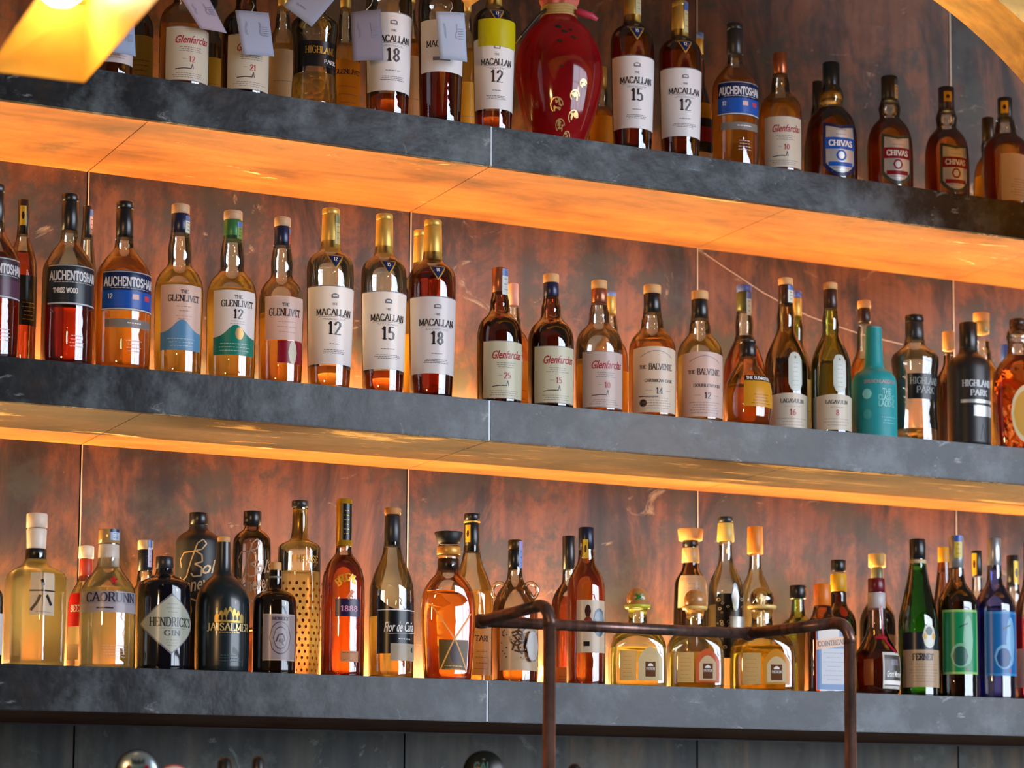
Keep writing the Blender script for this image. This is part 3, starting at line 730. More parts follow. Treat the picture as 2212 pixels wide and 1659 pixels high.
def chiv(c1, c2, num=''):
    def lab(c, R, H):
        c.patch(-.72*R, .72*R, .02*H, .46*H, c1, 'shield', k=.2); c.patch(-.60*R, .60*R, .05*H, .43*H, SILV, 'shield', k=.2)
        c.patch(-.64*R, .64*R, .24*H, .335*H, c2); c.text('CHIVAS', 0, .288*H, .045*H, WHT, .95*R, 'bold')
        c.patch(-.22*R, .22*R, .145*H, .235*H, c2, 'oval'); c.patch(-.14*R, .14*R, .16*H, .22*H, SILV, 'oval')
        c.patch(-.5*R, .5*R, .10*H, .135*H, c2); c.fine(-.4*R, .4*R, .06*H, .085*H, 2, GREY, .0009)
        c.fine(-.3*R, .3*R, .36*H, .40*H, 2, GREY, .001)
    return [('front_label', lab)]
def plain(col, v0, v1, u0=-1.0, u1=1.0, txt=None, tv=None, ts=.03, ink=None, shape='rect', rows=4, style='serif', fit=None):
    def lab(c, R, H):
        c.patch(u0*R, u1*R, v0*H, v1*H, col, shape)
        m = ink or GREY; cu = (u0+u1)/2*R
        if txt: c.text(txt, cu, (tv or (v0+(v1-v0)*.7))*H, ts*H, ink or INK, fit*R if fit else None, style)
        if rows: c.fine(u0*R*.6+cu*.4, u1*R*.6+cu*.4, (v0+(v1-v0)*.12)*H, (v0+(v1-v0)*.45)*H, rows, m, .0008)
    return ('front_label', lab)
def cap2(h, r, m1, m2, hs=.935, r2=None):
    return [('capsule', h, hs, r, r, m1), ('stopper', hs, 1.0, r2 or r, r2 or r, m2)]
def cap1(h, r, m, nm='cap'): return [(nm, h, 1.0, r, r, m)]

AMB = (0.99, 0.58, 0.14); AMB_L = (1.0, 0.78, 0.32); AMB_D = (0.85, 0.27, 0.05); RUBY = (0.60, 0.10, 0.03); GOLDL = (0.99, 0.74, 0.34); PALE = (1.0, 0.90, 0.62); CLEAR = (1.0, 0.95, 0.78)
DKG = (0.30, 0.13, 0.06); DKGREEN = (0.34, 0.40, 0.12); REDL = (0.62, 0.07, 0.03)
exec_rows = []
# ---- middle shelf, front row
F = 0.052
bottle(2, -12, 110, 400, F, 'sloped', REDL, .60, cap2(.785, .33, blk, blk, .955), auch('red'), 16, 'whisky_bottle', 'dark red whisky bottle cut off by the left edge, middle shelf')
bottle(2, 147, 113, 420, F, 'sloped', REDL, .36, cap2(.785, .33, blk, blk, .955), auch('wood'), 14, 'whisky_bottle', 'sloping clear bottle with charcoal label over dark red whisky, second front bottle on middle shelf')
bottle(2, 266, 122, 437, F, 'sloped', AMB, .66, cap2(.785, .31, blk, blk, .955), auch('12'), 16, 'whisky_bottle', 'sloping whisky bottle with navy and bright blue label on middle shelf')
bottle(2, 386, 107, 443, F, 'bulbneck', AMB_L, .53, cap2(.83, .37, navyc, corkc, .945), glenl('', SKY) + [stamp(.83, .93, .375, .9)], 8, 'whisky_bottle', 'golden whisky bottle whose pale label has a sky blue lower panel')
bottle(2, 500, 110, 457, F, 'bulbneck', AMB_L, .53, cap2(.83, .37, greenc, corkc, .945), glenl('12', TEALP, True) + [stamp(.83, .93, .375, .7, .4, paper('#7d9a4c', .1))], 10, 'whisky_bottle', 'golden whisky bottle with green capsule, number 12 and green panel')
bottle(2, 607, 98, 471, F, 'bulbneck', AMB, .42, cap2(.83, .36, navyc, corkc, .945) , glenl('', MARO, red=True) + [stamp(.84, .93, .365, 1.0, .25, paper('#c8503c', .1))], 12, 'whisky_bottle', 'half empty whisky bottle with pale label above a dark red panel')
bottle(2, 712, 103, 452, F, 'straight', AMB, .12, mac_caps, mac('12') + [stamp(.80, .96, .40, .6, .35, paper('#c8b878', .1), paper('#8a8a60', .1))], 13, 'whisky_bottle', 'broad shouldered bottle with white label numbered 12 on the middle shelf')
bottle(2, 828, 99, 464, F, 'straight', AMB_D, .12, mac_caps, mac('15'), 13, 'whisky_bottle', 'broad shouldered bottle with white label numbered 15, between the 12 and 18')
bottle(2, 933, 103, 477, F, 'straight', REDL, .69, mac_caps, mac('18'), 14, 'whisky_bottle', 'broad shouldered bottle of dark whisky with white label numbered 18 on the middle shelf')
bottle(2, 1079, 98, 580, F, 'malt', DKG, .60, cap1(.82, .36, copperc, 'capsule'), glenf('25') + [stamp(.80, .99, .365, .55, .5, paper('#c8d2cf', .1))], 14, 'whisky_bottle', 'dark brown whisky bottle with cream label and red script, copper capsule with duty strip', tint=(.50, .24, .12))
bottle(2, 1190, 100, 593, F, 'malt', DKG, .60, cap2(.83, .34, navyc, wood), glenf('15'), 14, 'whisky_bottle', 'dark brown whisky bottle with cream label and red script, wooden stopper', tint=(.50, .24, .12))
bottle(2, 1294, 102, 607, F, 'malt', AMB, .40, cap2(.83, .34, copperc, wood), glenf('10', PK), 14, 'whisky_bottle', 'clear glass bottle of amber whisky with pinkish label and red script on middle shelf')
bottle(2, 1409, 102, 617, F, 'broad', AMB, .58, cap2(.79, .37, blk, wood), balv('14', 'CARIBBEAN CASK', IV), 12, 'whisky_bottle', 'reddish amber whisky bottle with parchment label numbered 14 and black capsule')
bottle(2, 1512, 99, 630, F, 'broad', AMB_L, .50, cap2(.79, .37, blk, wood), balv('12', 'DOUBLEWOOD', PK), 14, 'whisky_bottle', 'pale whisky bottle with pinkish label numbered 12 and black capsule on middle shelf')
bottle(2, 1616, 104, 735, .043, 'globe', AMB, .47, cap2(.80, .33, blk, blk2, .96), [plain(YE, .20, .50, -.35, 1.2, None, rows=4, ink=BRN), ('top_label', lambda c, R, H: (c.patch(-.35*R, 1.2*R, .495*H, .56*H, DARK), c.text('THE GLENROTHES', .42*R, .528*H, .034*H, WHT, 1.35*R, 'slab')))], 10, 'whisky_bottle', 'squat round whisky bottle with orange yellow label in front of a taller dark one')
bottle(2, 1698, 93, 602, .092, 'bellneck', DKG, .48, cap2(.83, .35, browncap, wood, .955), laga('16', IV) + [stamp(.84, .95, .355, .5, .5)], 18, 'whisky_bottle', 'brown whisky bottle with oval crest and cream band numbered 16', tint=(.55, .40, .16))
bottle(2, 1795, 88, 612, F, 'bellneck', (.45, .42, .10), .48, cap2(.83, .35, browncap, wood, .955), laga('8', IV), 18, 'whisky_bottle', 'green whisky bottle with oval crest and cream band numbered 8', tint=(.62, .68, .22))
P['tealneck'] = [(0,.99),(.02,1),(.46,1),(.53,.97),(.58,.83),(.61,.57),(.635,.42),(.75,.38),(.98,.35)]
def teal_lab(c, R, H):
    t = paper('#7fd0cc', 0)
    c.text('BRUICHLADDICH', .1*R, .485*H, .028*H, paper('#c8a0a0', 0), 1.5*R, 'sans')
    for i, w in enumerate(('THE', 'CLASSIC', 'LADDIE')): c.text(w, .38*R, (.40-.055*i)*H, .045*H, t, .42*R if i == 0 else .8*R, 'sans')
    c.patch(-.75*R, -.30*R, .33*H, .42*H, t, 'oval'); c.patch(-.72*R, -.30*R, .15*H, .24*H, paper('#2f9c9c', 0), 'oval'); c.fine(.1*R, .9*R, .12*H, .17*H, 3, t, .0009)
bottle(2, 1888, 99, 707, .053, 'tealneck', None, 0, [('cap', .97, 1.0, .33, .33, solid('#3c9aa0', .5))], [('front_print', teal_lab)], 12, 'whisky_bottle', 'opaque turquoise whisky bottle with tall slim neck and pale lettering', opaque=('#0f8f94', .5, 0, .4, 0))
def hp_lab(c, R, H):
    c.patch(-.6*R, 1.25*R, .325*H, .52*H, DARK); c.text('HIGHLAND', .28*R, .465*H, .050*H, paper('#8d9490', 0), 1.5*R, 'serif'); c.text('PARK', .28*R, .395*H, .050*H, paper('#8d9490', 0), .9*R)
bottle(2, 1977, 105, 682, .058, 'waist', GOLDL, .10, cap2(.80, .39, blk2, blk, .945), [('front_label', hp_lab)], 14, 'whisky_bottle', 'nearly empty embossed clear bottle with black label band, right of the turquoise bottle', bump=.6)
def hpb(c, R, H):
    g = paper('#b9c0c4', 0)
    c.text('HIGHLAND', .25*R, .49*H, .050*H, g, 1.5*R, 'bold'); c.text('PARK', .3*R, .415*H, .045*H, g, .85*R, 'bold'); c.patch(-.6*R, 1.3*R, .335*H, .362*H, SILV)
    c.patch(.0*R, 1.3*R, .23*H, .315*H, SILV); c.line([(.35*R, .05*H), (.5*R, .17*H), (.62*R, .05*H), (.8*R, .16*H)], .0012, blk2)
P['blackmatte'] = [(0,1),(.60,1),(.66,.97),(.71,.80),(.74,.52),(.77,.41),(.95,.40)]
bottle(2, 2093, 94, 698, .052, 'blackmatte', None, 0, cap1(.76, .42, blk), [('front_label', hpb)], 12, 'whisky_bottle', 'matte black whisky bottle with silver lettering on middle shelf, right', opaque=('#17191d', .4, 0, .5, 0))
def oval_y(c, R, H):
    c.patch(-.45*R, .95*R, .06*H, .50*H, paper('#e8d9a8', .3), 'oval'); c.patch(-.35*R, .85*R, .10*H, .46*H, paper('#d8a838', .3), 'oval'); c.patch(.1*R, .4*R, .33*H, .42*H, CR); c.fine(0, .5*R, .16*H, .25*H, 3, BRN)
bottle(2, 2200, 118, 690, .062, 'oval', AMB_D, .72, cap2(.88, .30, browncap, browncap, .95), [('front_label', oval_y)], 16, 'whisky_bottle', 'faceted orange whisky flask with golden oval label at right edge of middle shelf', bump=.5, cross=(4.0, .6))
# ---- middle shelf, rear row
Rr = 0.20
def backlab(col=YE, a=.05, b=.42): return [plain(col, a, b, -1.3, 1.3, rows=3, ink=BRN)]
bottle(2, 46, 66, 432, .17, 'stout', RUBY, .70, cap1(.80, .40, blk), [plain(DARK, .28, .56, -.6, 1.2, None, rows=5, ink=GOLD)] + [goldtag(.85, .96, .405, -.3)], 12, 'whisky_bottle', 'dark amber bottle with black gold label and square gold tag, rear left of middle shelf')
bottle(2, 184, 60, 446, Rr, 'wine', AMB_D, .5, cap1(.82, .36, blk), [stamp(.84, .98, .365, .8, .5, paper('#d8b0a0', .1))], 10, 'whisky_bottle', 'slim dark-capped bottle mostly hidden behind the second sloping bottle, middle shelf')
bottle(2, 905, 74, 498, .19, 'straight', AMB_L, .6, mac_caps, backlab(), 10, 'whisky_bottle', 'gold capped bottle hidden behind the dark bottle numbered 18, middle shelf')
bottle(2, 1108, 74, 613, Rr, 'malt', AMB, .6, cap1(.84, .30, solid('#d8a090', .4)), backlab(), 10, 'whisky_bottle', 'pink capped bottle behind the first dark brown bottle, yellow label showing')
bottle(2, 1318, 78, 632, Rr, 'malt', AMB, .6, cap1(.84, .30, goldc) + [('cap_top', .965, 1.001, .305, .305, solid('#6a88c8', .4))], backlab(), 10, 'whisky_bottle', 'gold and blue capped bottle behind the clear bottle with red script')
bottle(2, 1608, 92, 617, .18, 'bellneck', AMB_D, .62, cap2(.83, .36, solid('#5a5a34', .35, .4), solid('#4a5aa0', .35), .955) + [('neck_band', .61, .67, .47, .46, blk)], [stamp(.80, .95, .365, .5, .4)], 12, 'whisky_bottle', 'tall dark amber bottle with black neck ring behind the squat round bottle')
bottle(2, 1721, 72, 630, Rr, 'bellneck', DKGREEN, .55, cap2(.83, .32, goldc, solid('#4a5aa0', .35), .955), backlab(paper('#e8c878', .4)), 10, 'whisky_bottle', 'green bottle with blue and gold cap between the two crest labelled bottles', tint=(.62, .68, .22))
bottle(2, 1868, 78, 650, .17, 'bellneck', AMB, .6, cap2(.85, .37, browncap, wood2, .945), [], 10, 'whisky_bottle', 'amber bottle with wooden stopper behind the turquoise bottle')
bottle(2, 2050, 62, 717, .16, 'tall', (.25, .12, .05), .6, cap1(.85, .42, wood2), [plain(YE, .05, .45, -.1, .3, rows=0)], 20, 'whisky_bottle', 'slim dark bottle with orange cap behind and left of the matte black bottle', tint=(.45, .25, .1))
bottle(2, 2122, 88, 677, .17, 'broad', AMB_L, .62, cap2(.86, .40, solid('#b89a58', .4), wood2, .94), [], 10, 'whisky_bottle', 'amber bottle with cork stopper behind and right of the matte black bottle')
bottle(2, 2174, 60, 745, .19, 'broad', AMB, .6, cap1(.84, .36, solid('#2a4a9c', .35)), [], 10, 'whisky_bottle', 'small blue capped bottle behind the faceted orange flask')

# ---- top shelf, front row
Ft = 0.052
def farclas_top(num): return glenf(num, IV)
bottle(1, 243, 96, -95, Ft, 'malt', AMB_D, .12, cap1(.84, .34, browncap), [plain(paper('#d8cdd0', .2), .10, .42, -1.1, 1.1, None, rows=6)], 8, 'whisky_bottle', 'whisky bottle half hidden behind the glowing lampshade, white label')
bottle(1, 399, 108, -82, Ft, 'malt', AMB, .55, cap2(.84, .34, browncap, wood), farclas_top('12'), 12, 'whisky_bottle', 'amber bottle with cream label and red script numbered 12 on the top shelf left')
bottle(1, 531, 104, -70, Ft, 'malt', DKG, .60, cap2(.84, .34, browncap, wood), farclas_top('21'), 12, 'whisky_bottle', 'dark brown bottle with cream label numbered 21 on the top shelf', tint=(.5, .26, .12))
def hp2(c, R, H):
    c.patch(-.9*R, 1.15*R, .30*H, .50*H, DARK); c.text('HIGHLAND', .12*R, .43*H, .052*H, GOLD, 1.5*R); c.text('PARK', .6*R, .345*H, .030*H, WHT, .7*R)
bottle(1, 680, 106, -35, .056, 'waist', GOLDL, .26, cap2(.82, .39, blk, blk), [('front_label', hp2)], 12, 'whisky_bottle', 'embossed clear bottle with black band label on the top shelf left', bump=.8)
bottle(1, 838, 102, -135, Ft, 'straight', AMB_D, .115, mac_caps, mac('18'), 14, 'whisky_bottle', 'broad shouldered bottle with white label numbered 18 on the top shelf')
def mac_t(c, R, H):
    c.patch(-1.2*R, 1.2*R, .27*H, .55*H, W_); c.text('MACALLAN', 0, .42*H, .034*H, INK, 1.6*R); c.patch(-.5*R, .3*R, .33*H, .35*H, GREY)
bottle(1, 952, 100, -120, Ft, 'straight', REDL, .375, mac_caps, [('front_label', mac_t)], 8, 'whisky_bottle', 'half empty bottle of dark red whisky behind a hanging white tag, top shelf')
def sticky(c, R, H):
    c.patch(-.95*R, 1.15*R, .50*H, .665*H, paper('#cfc410', .3), off=.0022); c.layer += 8
    c.line([(-.5*R, .615*H), (-.3*R, .60*H), (.3*R, .62*H)], .0009, GREY); c.fine(-.5*R, .5*R, .53*H, .575*H, 2, GREY, .0012)
bottle(1, 1066, 90, -65, Ft, 'straight', AMB_D, .118, mac_caps, mac('12') + [('sticky_note', sticky)], 10, 'whisky_bottle', 'broad shouldered bottle with bright yellow sticky note beside the red jar')
bottle(1, 1366, 94, -30, Ft, 'straight', RUBY, .72, mac_caps, mac('15') + [stamp(.82, .99, .40, .6, .45, paper('#cfc9a0', .1))], 13, 'whisky_bottle', 'dark amber broad shouldered bottle numbered 15 on the top shelf, right of the red jar')
bottle(1, 1469, 93, 5, Ft, 'straight', RUBY, .72, mac_caps, mac('12') + [stamp(.80, .99, .40, .6, .35, paper('#d4cc9c', .1))], 15, 'whisky_bottle', 'dark amber broad shouldered bottle numbered 12 on the top shelf, second from the jar')
bottle(1, 1588, 100, 53, Ft, 'sloped', AMB, .68, cap2(.785, .36, blk2, blk2, .955), auch('12'), 16, 'whisky_bottle', 'sloping whisky bottle with blue label standing on the top shelf')
bottle(1, 1686, 92, 116, Ft, 'malt', AMB, .60, cap1(.82, .34, copperc), glenf('10', IV), 10, 'whisky_bottle', 'amber bottle with copper cap, cream label and red script, top shelf right half')
bottle(1, 1796, 112, 137, .06, 'dome', RUBY, .62, cap1(.775, .33, solid('#22303c', .3, .4)) + [('collar', .69, .75, .44, .40, goldc)], chiv(NAVY, BLUE), 22, 'whisky_bottle', 'wide domed whisky bottle with silver and blue crest and gold collar')
bottle(1, 1922, 100, 167, Ft, 'dome', AMB_D, .62, cap1(.78, .36, blk2), chiv(paper('#39463c', 0), MARO) + [stamp(.80, .97, .365, .7, .4)], 20, 'whisky_bottle', 'domed whisky bottle with silver and maroon crest, middle one of three on top shelf')
bottle(1, 2045, 97, 190, Ft, 'dome', AMB_D, .60, cap1(.78, .36, solid('#3a3550', .3, .3)), chiv(paper('#39463c', 0), MARO) + [goldtag(.86, .95, .365, -.2)], 24, 'whisky_bottle', 'domed whisky bottle with silver crest and gold tag on its cap, third from right')
bottle(1, 2172, 98, 213, .055, 'broad', AMB_D, .66, cap1(.80, .33, blk2) , [plain(IV, .03, .45, -.45, 1.4, None, rows=7), goldtag(.85, .96, .335, -.3)], 14, 'whisky_bottle', 'orange whisky bottle with plain cream label at right end of the top shelf')
# ---- top shelf, rear row
bottle(1, 303, 58, -60, .17, 'tall', DKG, .6, cap1(.82, .36, blk), [plain(paper('#e8c860', .4), .16, .50, -1.2, 1.2, None, rows=4, ink=BRN)], 8, 'whisky_bottle', 'dark bottle with tall yellow label just right of the lampshade', tint=(.4, .3, .15))
bottle(1, 460, 46, -10, .2, 'tall', DKG, .6, cap1(.82, .36, blk), [plain(YE, .1, .48, -1.2, 1.2, rows=3, ink=BRN)], 8, 'whisky_bottle', 'slim dark bottle with yellow label between the bottles numbered 12 and 21', tint=(.4, .3, .15))
bottle(1, 610, 66, -40, .17, 'broad', GOLDL, .55, cap1(.8, .36, goldc), [plain(paper('#e6d2ae', .4), .10, .50, -1.2, 1.2, None, rows=2), ('lower_label', lambda c, R, H: c.patch(-1.2*R, 1.2*R, .03*H, .10*H, TEALP))], 8, 'whisky_bottle', 'bottle with cream and green label behind, left of the embossed clear bottle')
bottle(1, 745, 66, -30, .18, 'bulbneck', GOLDL, .6, cap1(.84, .36, goldc), [plain(YE, .16, .48, -1.2, 1.2, 'GLENLIVET', .40, .03, rows=3), ('lower_label', lambda c, R, H: c.patch(-1.2*R, 1.2*R, .03*H, .15*H, TEALP, 'hump'))], 16, 'whisky_bottle', 'bottle with yellow and green label behind, right of the embossed clear bottle')
bottle(1, 885, 56, -60, .19, 'tall', AMB, .6, cap1(.82, .36, goldc), [plain(paper('#e8b878', .4), .05, .5, -1.2, 1.2, rows=2)], 8, 'whisky_bottle', 'amber bottle with tan label squeezed behind the top shelf bottle numbered 18')
bottle(1, 1008, 50, -40, .19, 'tall', AMB_L, .6, cap1(.82, .36, goldc), [plain(YE, .04, .4, -1.2, 1.2, rows=2)], 8, 'whisky_bottle', 'pale bottle with small yellow label behind the bottle with the sticky note')
bottle(1, 1300, 58, 145, .17, 'dome', AMB, .6, cap1(.80, .36, goldc), [plain(YE, .03, .5, -1.2, 1.2, None, rows=5, ink=BRN)], 8, 'whisky_bottle', 'small bottle with bright yellow label tucked beside the base of the red jar')
bottle(1, 1512, 52, 72, .17, 'bellneck', DKG, .62, cap1(.86, .30, goldc) + [('cap_top', .96, 1.002, .31, .31, solid('#6a88c8', .4))], [plain(YE, .42, .52, -1.2, 1.2, rows=0), ('middle_label', lambda c, R, H: (c.patch(-1.2*R, 1.2*R, .20*H, .42*H, DARK), c.patch(-1.2*R, 1.2*R, .26*H, .36*H, MARO))), ('lower_label', lambda c, R, H: c.patch(-1.2*R, 1.2*R, .08*H, .19*H, IV))], 8, 'whisky_bottle', 'slim bottle with red, black and yellow label between two taller top shelf bottles', tint=(.7, .4, .15))
bottle(1, 1767, 62, 177, .17, 'dome', DKG, .6, cap1(.70, .38, blk), [], 8, 'whisky_bottle', 'black capped bottle behind the domed bottle with blue crest')
bottle(1, 2135, 66, 255, .17, 'dome', AMB, .6, cap1(.76, .40, solid('#3a2c18', .3, .3)), [plain(YE, .03, .42, -1.2, 1.2, rows=2)], 8, 'whisky_bottle', 'short brown capped bottle behind the rightmost top shelf bottle')

# ---- lowest shelf, front row
Fb = 0.052
def roku(c, R, H):
    c.patch(-.42*R, .50*R, .325*H, .600*H, paper('#efe6d2', .4)); k = paper('#1e1c20', 0)
    c.patch(-.46*R, .52*R, .478*H, .488*H, k, 'round'); c.line([(-.04*R, .555*H), (.03*R, .515*H)], .0046, k)
    c.line([(-.08*R, .455*H), (-.20*R, .405*H), (-.40*R, .355*H)], .0044, k); c.line([(.16*R, .455*H), (.28*R, .42*H), (.36*R, .39*H)], .0054, k); c.fine(-.25*R, .35*R, .335*H, .345*H, 1, GREY)
def rokun(c, R, H): c.line([(-.1*R, .86*H), (.0*R, .92*H), (.02*R, .88*H), (.1*R, .94*H)], .0012, GREY)
P['hexb'] = [(0,.96),(.02,1),(.56,1),(.60,.97),(.63,.80),(.66,.45),(.69,.36),(.75,.34)]
bottle(3, 76, 134, 1110, .066, 'hexb', CLEAR, .72, [('capsule', .72, .90, .30, .33, solid('#efe4d6', .4)), ('cap', .905, 1.0, .34, .34, solid('#e9d6c4', .45)), ('neck_band', .70, .77, .345, .345, blk)], [], 14, 'gin_bottle', 'clear hexagonal gin bottle with black brushed character and cream cap, leftmost',
       cross=(0, 1.0), base_turn=0, tint=(.97, .97, .84), extra=lambda e, R, H, fm, rp: (lambda c: (roku(c, R, H), c.build('front_label', fm, e)))(Canvas()))
def caorunn(c, R, H):
    c.patch(-1.3*R, 1.3*R, .455*H, .545*H, paper('#a8a4b4', .25)); c.patch(-1.3*R, 1.3*R, .395*H, .455*H, paper('#b8b4c0', .25)); c.text('CAORUNN', .05*R, .502*H, .064*H, paper('#20243c', 0), 1.95*R)
    c.line([(-.5*R, .425*H), (.1*R, .425*H)], .0022, INK)
    for k in range(5):
        a = PI/2 + k*2*PI/5; c.line([(.14*R, .625*H), (.14*R+.17*R*math.cos(a), .625*H+.17*R*math.sin(a))], .0028, paper('#c81428', 0))
    c.fine(-.3*R, .7*R, .08*H, .16*H, 5, paper('#d8d0d0', .3), .0009)
bottle(3, 233, 122, 1145, .06, 'cone', CLEAR, .58, [('capsule', .73, .895, .385, .37, paper('#efe6dc', .3)), ('stopper', .90, 1.0, .39, .39, solid('#c8a468', .2, .3, .6))], [('front_label', caorunn), stamp(.92, 1.0, .392, .5, .5, paper('#a8c0e0', 0), paper('#1c3468', 0))], 6, 'gin_bottle', 'clear conical shouldered gin bottle with red star and silver name band', tint=(.97, .97, .90))
def hend(c, R, H):
    c.patch(-1.38*R, 1.30*R, .135*H, .665*H, GREY, 'kite'); c.patch(-1.30*R, 1.24*R, .15*H, .65*H, paper('#b9bfae', .08), 'kite')
    c.text("HENDRICK'S", 0.02*R, .415*H, .075*H, paper('#2a3138', 0), 1.75*R); c.text('GIN', 0, .32*H, .045*H, paper('#4a525a', 0), .6*R); c.line([(-.6*R, .36*H), (.6*R, .36*H)], .0006, GREY)
    c.fine(-.25*R, .25*R, .21*H, .26*H, 3, GREY); c.fine(-.25*R, .25*R, .50*H, .57*H, 3, GREY)
bottle(3, 354, 117, 1203, .062, 'apothecary', None, 0, cap1(.89, .33, blk2), [('front_label', hend)], 20, 'gin_bottle', 'black apothecary gin bottle with grey diamond label', opaque=('#0b0d16', .07, 0, .6, .5))
def jais(c, R, H):
    g = solid('#b99a4c', .35, .5)
    for k in range(-3, 4):
        c.patch((k*.16-.09)*R, (k*.16+.09)*R, .365*H, (.475-.012*abs(k)**1.3)*H, g, 'archtop', k=.4)
    c.patch(-.55*R, .55*R, .358*H, .367*H, g); c.patch(-.10*R, .10*R, .375*H, .44*H, DARK, 'archtop', k=.6)
    for k in (-.36, .36, -.2, .2): c.patch((k-.05)*R, (k+.05)*R, .375*H, .412*H, DARK, 'archtop', k=.6)
    c.text('JAISALMER', 0, .325*H, .052*H, solid('#d8c28a', .35, .3), 1.65*R); c.fine(-.6*R, .6*R, .285*H, .286*H, 1, g, .0014); c.fine(-.5*R, .5*R, .08*H, .12*H, 3, paper('#3f6468', 0), .001)
bottle(3, 481, 118, 1160, .062, 'longneck', None, 0, [('stopper', .955, 1.0, .23, .23, wood), ], [('front_print', jais)], 16, 'gin_bottle', 'dark petrol gin bottle with gilded palace emblem and wooden stopper', opaque=('#16242a', .28, 0, .5, .3))
def mk47(c, R, H):
    l = paper('#a89a9c', .1); d = paper('#504a5c', 0)
    c.patch(-.82*R, .82*R, .115*H, .525*H, paper('#c8bcb0', .1)); c.patch(-.78*R, .78*R, .125*H, .515*H, l); c.patch(-.52*R, .52*R, .17*H, .46*H, d, 'oval'); c.patch(-.48*R, .48*R, .18*H, .45*H, l, 'oval')
    c.patch(-.34*R, .34*R, .215*H, .415*H, d, 'oval'); c.patch(-.31*R, .31*R, .225*H, .405*H, paper('#b4a8ac', .1), 'oval')
    c.line([(-.2*R, .28*H), (-.1*R, .34*H), (.1*R, .35*H), (.2*R, .30*H), (.05*R, .27*H), (.15*R, .25*H)], .0022, d); c.text('MONKEY', 0, .485*H, .030*H, d, .75*R); c.text('47', 0, .29*H, .03*H, d)
bottle(3, 594, 96, 1215, .05, 'pharma', None, 0, [('stopper', .90, 1.0, .27, .27, wood), ('neck_label', .74, .88, .285, .285, solid('#8c9a90', .35, .3))], [('front_label', mk47)], 16, 'gin_bottle', 'small brown pharmacy style gin bottle with grey stamp shaped label', opaque=('#160a06', .08, 0, .6, .5))
def phr(c, R, H):
    c.text('PHRASE', .15*R, .665*H, .036*H, GOLD, 1.35*R, 'sans')
    for i in range(15):
        for j in range(7):
            u = (-.75+.25*j + (.125 if i % 2 else 0))*R; v = (.05+.034*i)*H
            c.patch(u-.055*R, u+.055*R, v-.009*H, v+.009*H, solid('#7a5418', .3, .6), 'oval')
bottle(3, 645, 94, 1082, .155, 'cylinder', CLEAR, .60, [('capsule', .78, .955, .36, .345, solid('#d0a648', .25, .6)), ('stopper', .96, 1.0, .39, .39, blk2)], [('front_print', phr)], 10, 'vodka_bottle', 'tall clear cylindrical bottle with gilt lattice and gold neck', tint=(.98, .96, .86))
def brug(c, R, H):
    g = solid('#d8a428', .35, .4)
    for k in range(-3, 4):
        a = k*.30; ch = 'BRUGAL '[k+3]
        if ch != ' ': c.text(ch, .60*R*math.sin(a), (.475+.075*math.cos(a))*H, .040*H, g, None, 'bold', -a*.7)
    c.patch(-.60*R, .62*R, .33*H, .43*H, paper('#2c1c44', .1)); c.text('1888', .05*R, .375*H, .030*H, paper('#d890b0', 0), .8*R); c.line([(-.05*R, .43*H), (.22*R, .475*H)], .006, solid('#e07828', .4))
def brug2(c, R, H): c.patch(-.35*R, .55*R, .08*H, .14*H, paper('#f0b878', .5)); c.fine(-.3*R, .5*R, .09*H, .13*H, 2, BRN)
bottle(3, 741, 94, 1078, .055, 'brandy', AMB_D, .68, [('capsule', .73, 1.0, .37, .36, solid('#c89420', .3, .5))], [('front_label', brug), ('back_label', brug2), ('neck_label', lambda c, R, H: (c.patch(-.6*.37*R, .9*.37*R, .765*H, .97*H, DARK), c.fine(-.1*R, .15*R, .80*H, .93*H, 6, GOLD, .0009)), .37)], 14, 'rum_bottle', 'tall deep amber rum bottle with long gold and black capsule', tint=(.98, .9, .8))
def flor(c, R, H):
    c.patch(-.85*R, 1.2*R, .14*H, .395*H, DARK, 'archtop', k=-.35); c.patch(-.85*R, 1.2*R, .39*H, .396*H, WHT, 'archtop', k=.3); c.text('Flor de Caña', .22*R, .295*H, .062*H, WHT, 1.5*R, 'script', .03)
    c.line([(-.3*R, .255*H), (1.1*R, .262*H)], .0009, WHT); c.fine(0, .9*R, .225*H, .226*H, 1, WHT, .0018)
    c.patch(-.20*R, 1.2*R, .10*H, .20*H, paper('#c0b49c', .2)); c.text('4', .9*R, .165*H, .03*H, INK)
bottle(3, 846, 98, 1098, .055, 'rum', AMB_L, .36, [('capsule', .775, .955, .37, .355, blk2), ('stopper', .96, 1.0, .37, .37, wood2)], [('front_label', flor)], 10, 'rum_bottle', 'clear rum bottle with white script on black label and orange stopper', tint=(.97, .97, .90))
def wood_lab(c, R, H):
    c.patch(-.5*R, .62*R, .07*H, .27*H, paper('#6a5420', .25)); c.patch(-.10*R, .35*R, .11*H, .25*H, BRN, 'oval'); c.fine(-.45*R, .55*R, .075*H, .095*H, 2, GOLD, .001)
    t = solid('#e8a040', .4)
    c.line([(-.75*R, .50*H), (.1*R, .27*H), (.62*R, .06*H)], .0026, t); c.line([(.70*R, .45*H), (.05*R, .27*H), (-.45*R, .07*H)], .0026, t)
bottle(3, 968, 120, 1150, .055, 'oval', (.99, .42, .10), .60, [('neck_label', .735, .82, .40, .39, BRN), ('collar', .845, .90, .43, .43, solid('#e0a048', .35, .3)), ('stopper', .925, 1.0, .40, .52, solid('#1b1a1c', .5))], [('front_label', wood_lab)], 18, 'whiskey_bottle', 'wide orange flask with black mushroom stopper and crossed cord on its front')
